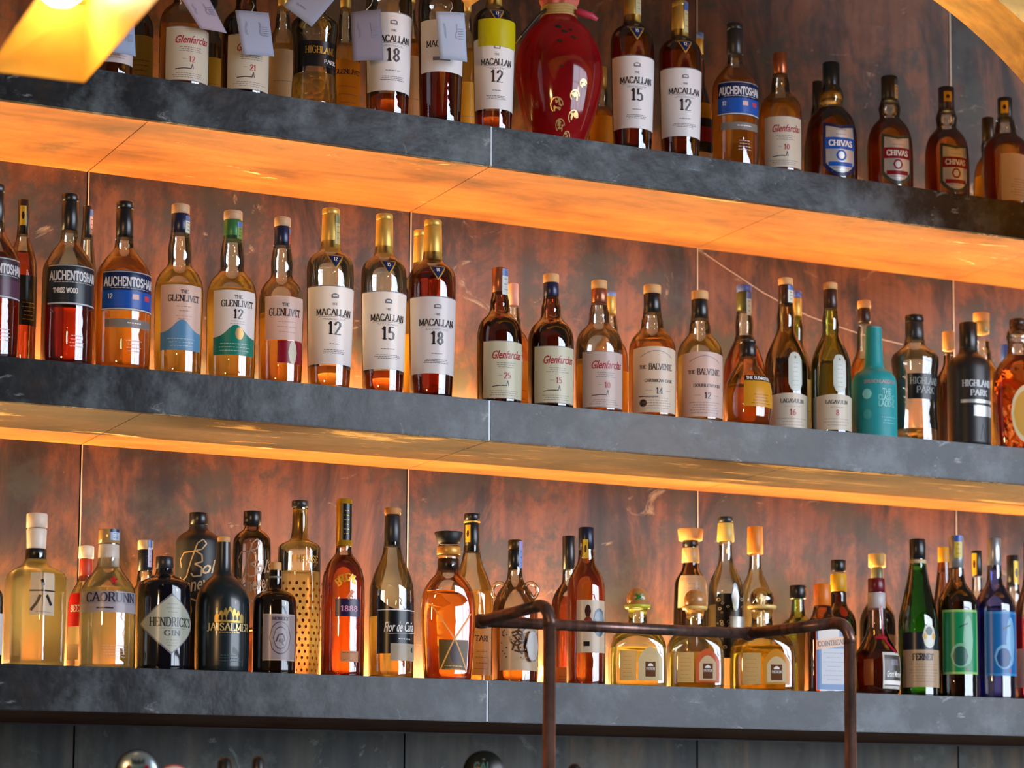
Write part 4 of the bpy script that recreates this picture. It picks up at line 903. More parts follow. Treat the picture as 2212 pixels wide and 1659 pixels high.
def krak(c, R, H):
    c.patch(-.95*R, .95*R, .08*H, .44*H, paper('#e2cba4', .35)); d = paper('#5a3c2c', 0); rnd = random.Random(3)
    for k in range(9):
        a = 1.9 + k*.33; pts = []; L_ = .62+.2*rnd.random()
        for i in range(9):
            t = i/8; rr = t*L_*R; aa = a + .9*math.sin(t*3+k*1.7)*t; pts.append((.25*R+rr*math.cos(aa)*1.05, .285*H+rr*math.sin(aa)*.95))
        pts = [(max(-.92*R, min(.92*R, p[0])), max(.09*H, min(.43*H, p[1]))) for p in pts]
        c.line(pts, .0030, d)
    for k in range(60):
        u, v = rnd.uniform(-.8, .5)*R, rnd.uniform(.16, .42)*H; c.patch(u-.03*R, u+.03*R, v-.005*H, v+.005*H, d, 'oval')
    c.patch(.15*R, .75*R, .14*H, .36*H, GREY, 'oval'); c.patch(.18*R, .72*R, .148*H, .352*H, paper('#c9c4be', .2), 'oval')
def handles(e, R, H, fm, rp):
    for s in (-1, 1):
        rr = .30*R; pts = [((s*(.36*R + rr + rr*math.cos(a))), 0, .645*H + rr*math.sin(a)*1.15) for a in [2*PI*k/20 for k in range(20)]]
        o = tube('ring_handle', pts, .0035, thin_glass((.97, .93, .80), .5), e, 10, True); o.rotation_euler = (0, 0, -math.radians(16))
bottle(3, 1112, 102, 1167, .056, 'jug', (.75, .40, .08), .50, [('capsule', .79, .93, .30, .30, blk), ('cap', .935, 1.0, .30, .30, solid('#4a3418', .35, .3))], [('front_label', krak), stamp(.80, .99, .305, .75, .45, paper('#8aa0d8', 0), paper('#a8a0e0', 0))], 16, 'rum_bottle', 'rum bottle with two ring handles and inked tentacle label behind the pipe rail', tint=(.98, .93, .78), extra=handles)
def pir(c, R, H):
    c.patch(-.78*R, .95*R, .20*H, .53*H, paper('#d8c9ae', .2)); c.patch(-.35*R, -.02*R, .42*H, .50*H, BRN, 'oval'); c.patch(-.45*R, .1*R, .34*H, .43*H, paper('#7c3424', .05), 'archtop', k=.5)
    c.patch(.05*R, .85*R, .30*H, .48*H, paper('#5c7080', .05), 'oval'); c.patch(-.4*R, -.1*R, .24*H, .27*H, DARK); c.patch(.15*R, .75*R, .38*H, .46*H, paper('#8f9ea6', .05), 'oval')
bottle(3, 1266, 84, 1140, .052, 'stout', AMB_D, .80, [('cap', .86, 1.0, .41, .41, solid('#20263c', .3, .3))], [('front_label', pir), goldtag(.80, .92, .415, -.4, .35)], 16, 'rum_bottle', 'amber rum bottle whose label shows a figure and a blue globe')
def patlab(band, txt):
    def mark(c, R, H):
        g = paper('#2a7a28', 0)
        for a in (-1, 1): c.line([(-.12*R, (.91-a*.028)*H), (.12*R, (.91+a*.028)*H)], .0035, g)
    def f(c, R, H):
        c.patch(-.10*R, .72*R, .06*H, .40*H, band, 'archtop', k=.35); c.patch(.02*R, .60*R, .08*H, .33*H, paper('#f0e2b4', .4), 'archtop', k=.3)
        c.patch(.14*R, .48*R, .10*H, .25*H, {'#': None}.get('x', paper('#6a4020', .1))); c.text('PATRON', .31*R, .18*H, .026*H, WHT, .28*R); c.patch(.22*R, .40*R, .205*H, .235*H, WHT, 'archtop', k=.6)
    def g(c, R, H):
        c.patch(-.72*R, -.16*R, .06*H, .36*H, paper('#f4d48c', .5)); c.fine(-.65*R, -.25*R, .10*H, .30*H, 6, paper('#c89848', 0), .0008)
    return [('front_label', f), ('side_label', g)] + ([('stopper_mark', mark, .375)] if txt else [])
pat_glass = (.99, .98, .84)
def pat(px, w, top, liq, fill, band, ball, ang, text, neckc):
    return bottle(3, px, w, top, .062, 'flask', liq, fill, [('collar', .80, .835, .43, .45, neckc), ('ball_stopper', .80, 1.0, .37, .37, ball)], patlab(band, 'x' if px == 1377 else ''), ang, 'tequila_bottle', text, tint=pat_glass, cross=(4.5, .75))
greenball = solid('#b8a070', .3); corkball = solid('#b9824a', .3, 0, .6, .4); 
pat(1377, 128, 1272, (1, .95, .45), .40, paper('#e8e0b0', .4), corkball, 10, 'squat pale tequila bottle with round stopper, left of the orange labelled one', solid('#c8cc38', .25))
pat(1501, 126, 1275, (1, .88, .32), .37, paper('#e87440', .4), corkball, 10, 'squat tequila bottle with round stopper and orange label, middle of three', solid('#f0c878', .25))
pat(1646, 142, 1272, (1, .76, .14), .44, paper('#e8a030', .3), thin_glass((.98, .90, .68), .5), 10, 'largest squat golden tequila bottle with clear round stopper, right of three', solid('#f0d080', .25))
def coin(c, R, H):
    b = paper('#5c86b8', .1)
    c.patch(-.62*R, .62*R, .03*H, .62*H, b); c.patch(-.55*R, .30*R, .47*H, .60*H, paper('#e8e0d8', .2)); c.patch(-.42*R, .58*R, .08*H, .40*H, paper('#cfd4dc', .2)); c.fine(-.35*R, .5*R, .12*H, .36*H, 7, GREY, .0006)
    c.patch(-.62*R, .62*R, .385*H, .52*H, paper('#e8b890', .1), 'slopeup', k=.35); c.text('COINTREAU', 0, .452*H, .045*H, paper('#3c2830', 0), 1.1*R, 'serif', .11)
bottle(3, 1777, 116, 1262, .07, 'square', (.80, .36, .08), .60, [('cap', .795, 1.0, .32, .32, orangec)], [('front_label', coin)], 24, 'liqueur_bottle', 'square brown liqueur bottle with orange cap and pale blue label behind the right pipe bend', tint=(.85, .50, .2))
def marn(c, R, H): 
    c.patch(-.10*R, 1.05*R, .05*H, .36*H, paper('#d8d4cc', .1)); c.patch(-.02*R, .97*R, .075*H, .335*H, paper('#4a443c', .05)); c.text('Grand Marnier', .48*R, .175*H, .055*H, WHT, .85*R, 'script'); c.patch(.3*R, .7*R, .25*H, .30*H, GREY); c.patch(-.10*R, 1.05*R, .085*H, .12*H, WHT)
def marn2(c, R, H): c.patch(-.95*R, -.5*R, .08*H, .30*H, paper('#b05a24', .3))
def ribbon(e, R, H, fm, rp):
    c = Canvas(); m = solid('#a80f2c', .35)
    c.line([(.10*R, .80*H), (.26*R, .62*H), (.22*R, .50*H), (.45*R, .42*H), (.75*R, .36*H)], .0075, m); c.patch(-.5*R, .5*R, .475*H, .50*H, m); c.build('ribbon', fm, e)
bottle(3, 1894, 103, 1250, .058, 'roundbody', RUBY, .50, [('cap', .88, 1.0, .36, .36, solid('#6a1020', .3)), ('neck_label', .74, .878, .375, .375, solid('#c0b8b8', .4))], [('front_label', marn), ('side_label', marn2)], 20, 'liqueur_bottle', 'round bodied dark red liqueur bottle with red ribbon and wax cap', extra=ribbon, tint=(.95, .6, .45))
def fern(c, R, H):
    c.patch(-1.1*R, 1.1*R, .29*H, .40*H, paper('#1c2430', .05)); c.patch(-1.1*R, 1.1*R, .055*H, .29*H, paper('#d0b08c', .3)); c.text('FERNET', .0*R, .245*H, .040*H, INK, 1.05*R, 'bold'); c.fine(-.75*R, .9*R, .09*H, .20*H, 7, paper('#8c6c54', 0), .0009)
    c.patch(-.05*R, .70*R, .30*H, .45*H, paper('#d8dccc', .1), 'oval'); c.patch(.1*R, .5*R, .38*H, .435*H, paper('#3c4a3c', 0), 'oval'); c.patch(.0*R, .2*R, .355*H, .395*H, paper('#d8a838', 0), 'oval'); c.patch(.45*R, .66*R, .355*H, .395*H, paper('#d8a838', 0), 'oval')
bottle(3, 1984, 88, 1165, .053, 'wine', (.10, .38, .05), .80, [('cap', .87, 1.0, .40, .40, blk), ('neck_band', .835, .868, .42, .42, solid('#c8b088', .45))], [('front_label', fern)], 14, 'liqueur_bottle', 'bright green wine shaped bottle with eagle emblem and tan label', tint=(.28, .72, .22))
def absi(a_, b_, hl):
    def f(c, R, H):
        c.patch(-.98*R, .98*R, .14*H, .535*H, a_); c.patch(-.90*R, .90*R, .155*H, .52*H, b_); c.patch(.05*R, .60*R, .20*H, .50*H, hl, 'oval')
        c.patch(-.55*R, .45*R, .18*H, .33*H, hl, 'oval'); c.patch(-.45*R, .32*R, .19*H, .31*H, paper('#24584c' if b_ is GRN else '#1c4a80', .05), 'oval'); c.line([(-.1*R, .425*H), (.1*R, .44*H), (.3*R, .45*H)], .0026, paper('#16443a', 0)); c.patch(.2*R, .3*R, .165*H, .18*H, RED)
    return [('front_label', f)]
bottle(3, 2068, 91, 1158, .053, 'tall', (.15, .10, .05), .66, [('capsule', .80, 1.0, .36, .35, silverc)], absi(paper('#9cc870', .1), GRN, paper('#78b490', .1)) + [stamp(.86, 1.0, .36, .1, .55, paper('#c8b040', 0), paper('#3858a8', 0))], 12, 'liqueur_bottle', 'dark bottle with emerald green landscape label and silver capsule', tint=(.50, .34, .18))
bottle(3, 2150, 90, 1163, .053, 'tall', (.32, .38, .80), .57, [('capsule', .80, 1.0, .34, .34, silverc)], absi(paper('#3c8cc8', .1), paper('#1a6cae', .1), paper('#7cb4d8', .1)), 28, 'liqueur_bottle', 'blue bottle with blue landscape label and silver capsule, second from right edge', tint=(.42, .50, .92))
bottle(3, -14, 44, 1215, .052, 'pharma', None, 0, cap1(.9, .4, blk), [plain(W_, .1, .5, -1.2, 1.2)], 12, 'gin_bottle', 'black shouldered bottle with white label cut off at left edge of lowest shelf', opaque=('#101214', .2, 0, .5, 0))
bottle(3, 2226, 72, 1170, .06, 'rum', (.62, .07, .05), .52, cap1(.80, .34, blk2), [plain(PK, .08, .32, -1.2, 1.2)], 12, 'liqueur_bottle', 'red liqueur bottle cut off at right edge of lowest shelf')
# ---- lowest shelf, rear row
def beef(c, R, H): c.patch(-1.2*R, 1.2*R, .36*H, .62*H, paper('#d01c1c', .2)); c.text('BEEFEATER', 0, .50*H, .05*H, WHT, 1.8*R)
bottle(3, 184, 76, 1180, .16, 'cone', CLEAR, .62, [('capsule', .73, .90, .40, .38, solid('#c0402c', .4)), ('cap', .90, 1.0, .44, .44, solid('#efe0c8', .4))], [('front_label', beef), ('lower_label', lambda c, R, H: c.patch(-1.2*R, 1.2*R, .10*H, .22*H, paper('#f0e0c0', .4)))], 0, 'gin_bottle', 'clear bottle with red label and cream cap behind, left of the red star bottle', tint=(.98, .97, .9))
bottle(3, 312, 74, 1168, .16, 'broad', PALE, .66, [('capsule', .775, .93, .45, .45, blk2), ('stopper', .93, 1.0, .46, .46, solid('#e8c898', .4))], [stamp(.80, 1.0, .465, .5, .3, paper('#c8b8d8', 0), paper('#4860a8', 0))], 6, 'gin_bottle', 'pale bottle with wide cream stopper behind the black apothecary bottle', tint=(.98, .95, .82))
def bols(col):
    def f(c, R, H):
        m = solid(col, .4, .2)
        c.line([(-.62*R, .655*H), (-.70*R, .70*H), (-.5*R, .745*H), (-.1*R, .75*H), (.3*R, .765*H), (.5*R, .80*H), (.35*R, .825*H), (.1*R, .80*H), (-.15*R, .70*H), (-.35*R, .60*H), (-.55*R, .575*H), (-.7*R, .60*H)], .0022, m)
        c.line([(.02*R, .755*H), (.30*R, .73*H), (.32*R, .69*H), (.0*R, .675*H), (.30*R, .655*H), (.28*R, .605*H), (-.05*R, .60*H), (-.15*R, .62*H)], .0026, m)
        c.text('ols', .66*R, .66*H, .082*H, m, None, 'script', .16)
        c.text('Genever', .05*R, .555*H, .088*H, m, 1.9*R, 'script', .20)
        c.line([(-.2*R, .47*H), (.2*R, .45*H), (.6*R, .50*H), (.9*R, .56*H)], .0028, m); c.line([(-.2*R, .47*H), (-.1*R, .40*H), (-.15*R, .36*H)], .0022, m)
        c.fine(-.9*R, -.5*R, .05*H, .40*H, 14, m, .0012)
    return [('front_print', f)]
bottle(3, 426, 102, 1108, .19, 'crock', None, 0, [('cap', .925, 1.0, .42, .40, blk)], bols('#c8a878'), -8, 'genever_bottle', 'matte black stoneware style bottle with gold script behind the petrol coloured bottle', opaque=('#1b1c1e', .45, 0, .5, 0))
bottle(3, 542, 84, 1105, .17, 'crock', (.35, .20, .12), .3, [('cap', .915, 1.0, .47, .47, blk)], bols('#b89c80'), -4, 'genever_bottle', 'smoky translucent bottle with gold script behind the small brown pharmacy bottle', tint=(.50, .40, .36))
bottle(3, 1018, 96, 1110, .17, 'rum', AMB_L, .55, [('capsule', .775, .955, .36, .34, blk), ('cap', .96, 1.0, .36, .36, blk), ('collar', .945, .958, .37, .37, goldc)], [plain(IV, .06, .36, -.2, 1.1, 'TARI', .27, .032), goldtag(.83, .93, .365, -.6, .35)], 4, 'rum_bottle', 'clear bottle with black and gold capsule behind the wide orange flask', tint=(.97, .95, .88))
bottle(3, 1228, 78, 1158, .17, 'brandy', RUBY, .60, cap1(.78, .36, blk), [plain(paper('#f0b060', .4), .03, .14, -1.1, 1.1, rows=3)], 4, 'rum_bottle', 'dark ruby bottle with black capsule behind the left pipe post')
def dj(c, R, H): c.patch(-1.0*R, 1.3*R, .52*H, .715*H, paper('#e8c49c', .25)); c.fine(-.5*R, .6*R, .56*H, .66*H, 5, GREY, .0006)
bottle(3, 1492, 82, 1143, .228, 'taper', DKG, .6, [('neck_label', .795, .885, .47, .45, paper('#e8be84', .3)), ('neck_ring', .89, .93, .43, .43, blk), ('stopper', .93, 1.0, .62, .68, wood2)], [('shoulder_label', dj)], 10, 'tequila_bottle', 'dark tapering bottle with wide wooden stopper and tan shoulder label, rear row', tint=(.35, .18, .1))
def skull(c, R, H):
    k = paper('#1c1a1c', 0); w = paper('#c8b898', .2)
    c.patch(-.75*R, .9*R, .20*H, .56*H, k, 'round'); 
    rnd = random.Random(11)
    for _ in range(26):
        u, v = rnd.uniform(-.62, .75)*R, rnd.uniform(.24, .53)*H; s = rnd.uniform(.05, .13)*R
        c.patch(u-s, u+s, v-s*.8, v+s*.8, w, 'oval'); c.patch(u-s*.6, u+s*.6, v-s*.45, v+s*.45, k, 'oval')
    c.patch(.1*R, .5*R, .46*H, .62*H, solid('#9aa0a4', .3, .5), 'oval'); c.patch(.2*R, .4*R, .50*H, .58*H, WHT, 'oval'); c.patch(.0*R, .85*R, .37*H, .43*H, solid('#a8a49c', .3, .4), 'round')
bottle(3, 1568, 80, 1117, .168, 'skullish', PALE, .50, [('capsule', .86, .965, .48, .42, solid('#d8b058', .4)), ('stopper', .967, 1.0, .44, .42, blk2)], [('front_label', skull)], 10, 'tequila_bottle', 'clear bottle with ornate black ornament print and red neck strip, rear row', tint=(.95, .95, .92))
bottle(3, 1632, 70, 1138, .22, 'skullish', PALE, .56, [('cap', .84, 1.0, .50, .47, solid('#d8822c', .45))], [], 6, 'tequila_bottle', 'clear long necked bottle with orange wax cap, rear row', tint=(.97, .96, .92))
bottle(3, 1724, 100, 1265, .18, 'longneck', (.52, .62, .12), .55, cap1(.88, .36, blk), [plain(IV, .30, .50, -.4, .4, rows=2)], 6, 'liqueur_bottle', 'olive green bottle with black stopper behind, left of the orange capped square bottle', tint=(.66, .76, .30))
bottle(3, 1812, 78, 1210, .17, 'malt', (.2, .08, .03), .6, [('cap', .915, 1.0, .42, .42, blk), ('neck_label', .77, .90, .46, .44, solid('#e8b024', .4))], [plain(YE, .20, .45, -1.1, 1.1, rows=3, ink=BRN), ('red_dot', lambda c, R, H: c.patch(-.1*R, .5*R, .58*H, .66*H, paper('#c84024', 0), 'oval'))], 10, 'liqueur_bottle', 'near black bottle with yellow neck label behind the square brown bottle', tint=(.25, .12, .08))
bottle(3, 1896, 80, 1197, .17, 'broad', (.14, .22, .06), .62, [('capsule', .79, .905, .36, .34, solid('#8a8a70', .35, .3)), ('cap', .91, 1.0, .47, .47, solid('#e0b464', .4))], [plain(paper('#e8b8a0', .3), .15, .44, -.1, 1.2, rows=2)], 8, 'liqueur_bottle', 'dark green bottle with gold cap and pink label behind the ribboned bottle', tint=(.35, .45, .2))
bottle(3, 2040, 66, 1182, .16, 'wine', RUBY, .6, cap1(.84, .36, solid('#e8a020', .4)), [], 8, 'liqueur_bottle', 'bottle with orange yellow neck foil behind the emerald labelled bottle', tint=(.6, .35, .25))
bottle(3, 2112, 62, 1190, .17, 'tall', CLEAR, .55, cap1(.83, .38, blk) , [goldtag(.84, .98, .385, -.6, .5)], 8, 'liqueur_bottle', 'slim black capped bottle between the green and blue labelled bottles')
bottle(3, 2190, 72, 1200, .17, 'broad', PALE, .50, cap1(.79, .36, blk), [goldtag(.80, .96, .37, .5, .5)], 8, 'liqueur_bottle', 'clear bottle with black cap and gold tag right of the blue labelled bottle')

# ------------------------------------------------------------------ the red jar
def jar():
    z0 = SP; Y = .098
    X = x_at(1207, Y, z0+.12); zt = z_at(25, X, Y)-z0
    q = RM.transposed() @ (Vector((X, Y, z0+.12))-CAM); R = 96*(-q.z)/F_PX
    e = empty('liquor_jar', (X, Y, z0), 'large glossy red egg shaped jar with gilt characters and rope tied neck', 'jar', None, math.atan2(CAM.y-Y, CAM.x-X)+PI/2)
    prof = chaikin([(h*zt, r*R) for h, r in P['egg']], 2)
    m, nt, out = newmat('red_glaze'); b = N(nt, 'ShaderNodeBsdfPrincipled')
    n = N(nt, 'ShaderNodeTexNoise'); n.inputs['Scale'].default_value = 9; n.inputs['Detail'].default_value = 3
    r = ramp(nt, [(.35, (.06, .003, .005)), (.55, (.22, .006, .010)), (.75, (.36, .015, .015))]); tc = N(nt, 'ShaderNodeTexCoord'); nt.links.new(tc.outputs['Object'], n.inputs['Vector'])
    nt.links.new(n.outputs['Fac'], r.inputs[0]); nt.links.new(r.outputs[0], b.inputs['Base Color']); b.inputs['Roughness'].default_value = .10; b.inputs['Coat Weight'].default_value = .5
    tr = N(nt, 'ShaderNodeBsdfTranslucent'); tr.inputs[0].default_value = (.75, .03, .012, 1); ms = N(nt, 'ShaderNodeMixShader'); ms.inputs[0].default_value = .35
    nt.links.new(b.outputs[0], ms.inputs[1]); nt.links.new(tr.outputs[0], ms.inputs[2]); nt.links.new(ms.outputs[0], out.inputs[0])
    lathe('jar_body', prof, m, e, 48)
    def rp(z):
        for a, b_ in zip(prof, prof[1:]):
            if a[0] <= z <= b_[0]: return a[1]+(b_[1]-a[1])*(z-a[0])/max(1e-6, b_[0]-a[0])
        return prof[-1][1]
    def fm(u, v, off):
        t = -PI/2 + u/R; r_ = rp(v)+off+.0004; return (r_*math.cos(t), r_*math.sin(t), v)
    c = Canvas(); g = solid('#d8b878', .3, .5); rnd = random.Random(5)
    for cx, cy, s in ((-.05, .26, .17), (.42, .33, .12), (.05, .13, .14), (.45, .19, .15), (.30, .06, .12), (.62, .42, .09)):
        for k in range(9):
            a = rnd.uniform(0, PI); l = rnd.uniform(.4, 1)*s*R; ox, oy = rnd.uniform(-.6, .6)*s*R, rnd.uniform(-.6, .6)*s*R
            if rnd.random() < .5: a = rnd.choice((0, PI/2))
            c.line([((cx*R+ox-l/2*math.cos(a)), cy*zt+oy-l/2*math.sin(a)), ((cx*R+ox+l/2*math.cos(a)), cy*zt+oy+l/2*math.sin(a))], .0030, g)
        c.line([(cx*R+s*R*math.cos(t*.5), cy*zt+s*R*math.sin(t*.5)) for t in range(0, 9)], .0022, g)
    c.build('gilt_characters', fm, e)
    c = Canvas(); gr = paper('#1c2418', 0)
    for u, v, s in ((-.05, .82, .07), (.12, .78, .06), (.35, .74, .05), (-.0, .70, .05), (.3, .80, .04), (.05, .52, .03)):
        c.patch((u-s)*R, (u+s)*R, v*zt-s*R*.6, v*zt+s*R*.6, gr, 'oval'); c.patch((u+s*.6)*R, (u+s*1.8)*R, v*zt-s*R*.9, v*zt+s*R*.3, gr, 'oval')
    c.build('leaf_print', fm, e)
    rope = solid('#b89a5c', .8)
    for k in range(4):
        rr = R*.36+.001; zz = zt*.955+k*.0052
        tube('rope_ring', [(rr*math.cos(2*PI*i/24), rr*math.sin(2*PI*i/24), zz+.001*math.sin(i)) for i in range(24)], .0034, rope, e, 8, True)
    pink = solid('#c83c58', .5); pr = []
    cl = [(zt*.99, R*.33), (zt*1.03, R*.36), (zt*1.08, R*.44), (zt*1.14, R*.40), (zt*1.2, R*.2), (zt*1.22, .002)]
    def fold(t, z): return 1+.09*math.sin(t*9)*(1 if z > zt*1.0 else 0)
    lathe('cloth_cover', chaikin(cl, 2), solid('#d06a5c', .6), e, 54, fold)
    # ribbon tail and strap
    a = Vector((R*.34, -.01, zt*.985)); c = Canvas()
    pts = [(R*.33+.004, -.012, zt*.985), (R*.45, -.018, zt*.975), (R*.62, -.02, zt*.955), (R*.74, -.018, zt*.948), (R*.86, -.016, zt*.925)]
    tube('ribbon_tail', pts, [.004, .0075, .0065, .0055, .0035], pink, e, 8)
    strap = [(-R*.30, -R*.28, zt*.985), (-R*.48, -R*.34, zt*.93), (-R*.66, -R*.44, zt*.85), (-R*.83, -R*.50, zt*.775), (-R*.93, -R*.42, zt*.74)]
    tube('strap', strap, .0030, solid('#2a2018', .5), e, 8)
    tube('strap_trim', [(p[0]-.003, p[1]-.002, p[2]-.004) for p in strap], .0014, solid('#c8a468', .4, .3), e, 6)
jar()

# ------------------------------------------------------------------ paper tags hung on the top shelf bottles
def tag(px_pts, Y, text, col='#c9cede', knot=None, note=0):
    C3 = [onY(p[0], p[1], Y+dy) for p, dy in zip(px_pts, (0, .004, .006, .002))]
    o0 = sum(C3, Vector())/4
    e = empty('paper_tag', o0, text, 'tag', 'paper tags hung on top shelf bottles')
    vs_ = []; n = 6
    for i in range(n+1):
        for j in range(n+1):
            u, v = i/n, j/n; p = C3[0]*(1-u)*(1-v)+C3[1]*u*(1-v)+C3[2]*u*v+C3[3]*(1-u)*v
            vs_.append(tuple(p-o0+Vector((0, -.002*math.sin(PI*u), 0))))
    fr = [(i*(n+1)+j, (i+1)*(n+1)+j, (i+1)*(n+1)+j+1, i*(n+1)+j+1) for i in range(n) for j in range(n)]
    m = paper(col, .25, .7); ink = paper('#6a7088', 0)
    o = from_data('card', vs_, fr, [m], None, e)
    md = o.modifiers.new('thick', 'SOLIDIFY'); md.thickness = .0004
    # pen marks
    c = Canvas(); rnd = random.Random(note+int(px_pts[0][0]))
    wd = (C3[1]-C3[0]).length; ht = (C3[3]-C3[0]).length
    for k in range(2):
        u = (.25+.4*k)*wd; v = .25*ht
        pts = [(u+rnd.uniform(-.05, .05)*wd, v+q*.05*ht) for q in range(7)]; c.line(pts, .0008, ink)
    for q in range(5): c.line([(.72*wd, (.35+.05*q)*ht), (.9*wd, (.35+.05*q)*ht)], .0009, ink)
    def fm(u, v, off):
        a, b = u/wd, v/ht; p = C3[0]*(1-a)*(1-b)+C3[1]*a*(1-b)+C3[2]*a*b+C3[3]*(1-a)*b
        return tuple(p-o0+Vector((0, -.0032-off, 0)))
    c.build('handwriting', fm, e)
    if knot:
        top = (C3[0]+C3[1])/2-o0; k3 = onY(knot[0], knot[1], Y+.03)-o0
        tube('string', [tuple(top), tuple((top+k3)/2+Vector((.002, -.004, 0))), tuple(k3)], .0007, solid('#d8d0c0', .7), e, 6)
tag([(232, 60), (290, 52), (293, 122), (236, 112)], -.012, 'bluish paper tag partly hidden by the lampshade', '#a9bddc', (265, 10))
tag([(388, -8), (447, -12), (490, 72), (432, 62)], -.012, 'tilted lavender paper tag over the bottle numbered 12', '#c4b8cc', (405, -40))
tag([(508, 22), (580, 28), (592, 122), (524, 118)], -.012, 'upright pale paper tag over the dark bottle numbered 21', '#b9c2dc', (545, 2))
tag([(612, 12), (668, -48), (722, 0), (673, 58)], -.012, 'diamond hung paper tag above the embossed bottle', '#b6c0d8', (660, -60))
tag([(757, 27), (822, 20), (828, 130), (762, 132)], -.012, 'grey paper tag covering the left side of the bottle numbered 18', '#8f8692', (805, 0))
tag([(941, 25), (1003, 28), (1009, 134), (950, 127)], -.018, 'white paper tag with handwriting in front of the half empty dark red bottle', '#bcc8dc', (975, 5))

# ------------------------------------------------------------------ pendant lamp (near the camera, out of focus)
def pendant():
    Yp = -1.0
    def onZ(px, py, z):
        d = ray(px, py); return CAM + d*((z-CAM.z)/d.z)
    P1 = onY(182, 178, Yp); z1 = P1.z
    rim = [onZ(-30, 152, z1), P1, onZ(352, -18, z1), onZ(93, -24, z1)]
    h = .072
    T1, T0 = onZ(184, 14, z1+h), onZ(80, 6, z1+h)
    dn = (rim[2]-rim[1]); back = rim[1]-T1
    T2 = T1 + dn*.62; T3 = T0 + dn*.62
    top = [T0, T1, T2, T3]
    ctr = sum(rim, Vector())/4
    e = empty('pendant_lamp', ctr, 'blurred glowing yellow square lampshade in the top left corner', 'lamp')
    def shell(name, grow, zup, m):
        lo = [p-ctr + (p-ctr).normalized()*grow for p in rim]; hi = [p-ctr + Vector((0, 0, zup)) for p in top]
        hc = sum(hi, Vector())/4; hi = [p+(p-hc).normalized()*grow for p in hi]
        V = [tuple(p) for p in lo+hi]
        return from_data(name, V, [(0, 1, 5, 4), (1, 2, 6, 5), (2, 3, 7, 6), (3, 0, 4, 7), (4, 5, 6, 7)], [m], None, e, False)
    shell('inner_reflector', 0, 0, solid((.93, .56, .10), .45))
    shell('lamp_shade', .004, .004, solid((.07, .055, .04), .5))
    b = onY(131, -32, (T1.y+T2.y)/2+.06)-ctr
    pr = [(-.022, .001), (-.021, .014), (-.014, .0225), (.0, .025), (.03, .025)]
    lathe('light_bulb', pr, emit('warm_bulb', (1.0, .72, .38), 42.0), e, 24, loc=b)
    hz = z1+h-ctr.z
    lathe('lamp_holder', [(.03, .026), (max(.034, hz-b.z), .026)], M_dark, e, 20, loc=b)
    tube('cable', [(0, 0, hz+.004), (0, 0, .9)], .003, M_dark, e, 8)
pendant()

# ------------------------------------------------------------------ copper pipe rail in front of the lowest shelf
def rail():
    Yb, Yp, r = -.35, -.55, .0092
    bl, br_ = onY(1040, 1342, Yb), onY(1618, 1369, Yb)
    pl, pr_ = onY(1187, 1400, Yp), onY(1836, 1430, Yp)
    zl = onY(1160, 1301, Yp).z; zr = onY(1800, 1340, Yp).z
    zb = (bl.z+br_.z)/2
    e = empty('pipe_rail', (pl.x, Yp, -1.6), 'weathered copper pipe rail with two posts in front of the lowest shelf', 'rail')
    def loc(p): return (p[0]-pl.x, p[1]-Yp, p[2]+1.6)
    def bend(p0, c, p1, n=8):
        return [tuple(Vector(p0)*(1-t)**2 + Vector(c)*2*t*(1-t) + Vector(p1)*t*t) for t in [k/n for k in range(n+1)]]
    for X, Xb, z in ((pl.x, bl.x, zl), (pr_.x, br_.x, zr)):
        tube('post', [loc((X, Yp, -1.6)), loc((X, Yp, z-.035))], r*1.03, M_copper, e, 20)
        d = Vector((Xb-X, Yb-Yp, zb-z)).normalized()
        q = Vector((X, Yp, z)) + d*.035
        arm_end = (Xb, Yb, zb)
        tube('elbow', [loc(p) for p in bend((X, Yp, z-.036), (X, Yp, z), tuple(q))], r*1.05, M_copper, e, 20)
        tube('arm', [loc(tuple(q-d*.001)), loc(tuple(Vector(arm_end)-d*.004))], r*1.0, M_copper, e, 20)
        lathe('corner_joint', [(-.011, .006), (-.008, r*1.15), (.008, r*1.15), (.011, .006)], M_copper, e, 20, loc=loc(arm_end))
    tube('crossbar', [loc((bl.x, Yb, zb)), loc((br_.x, Yb, zb))], r*.95, M_copper, e, 20)
rail()

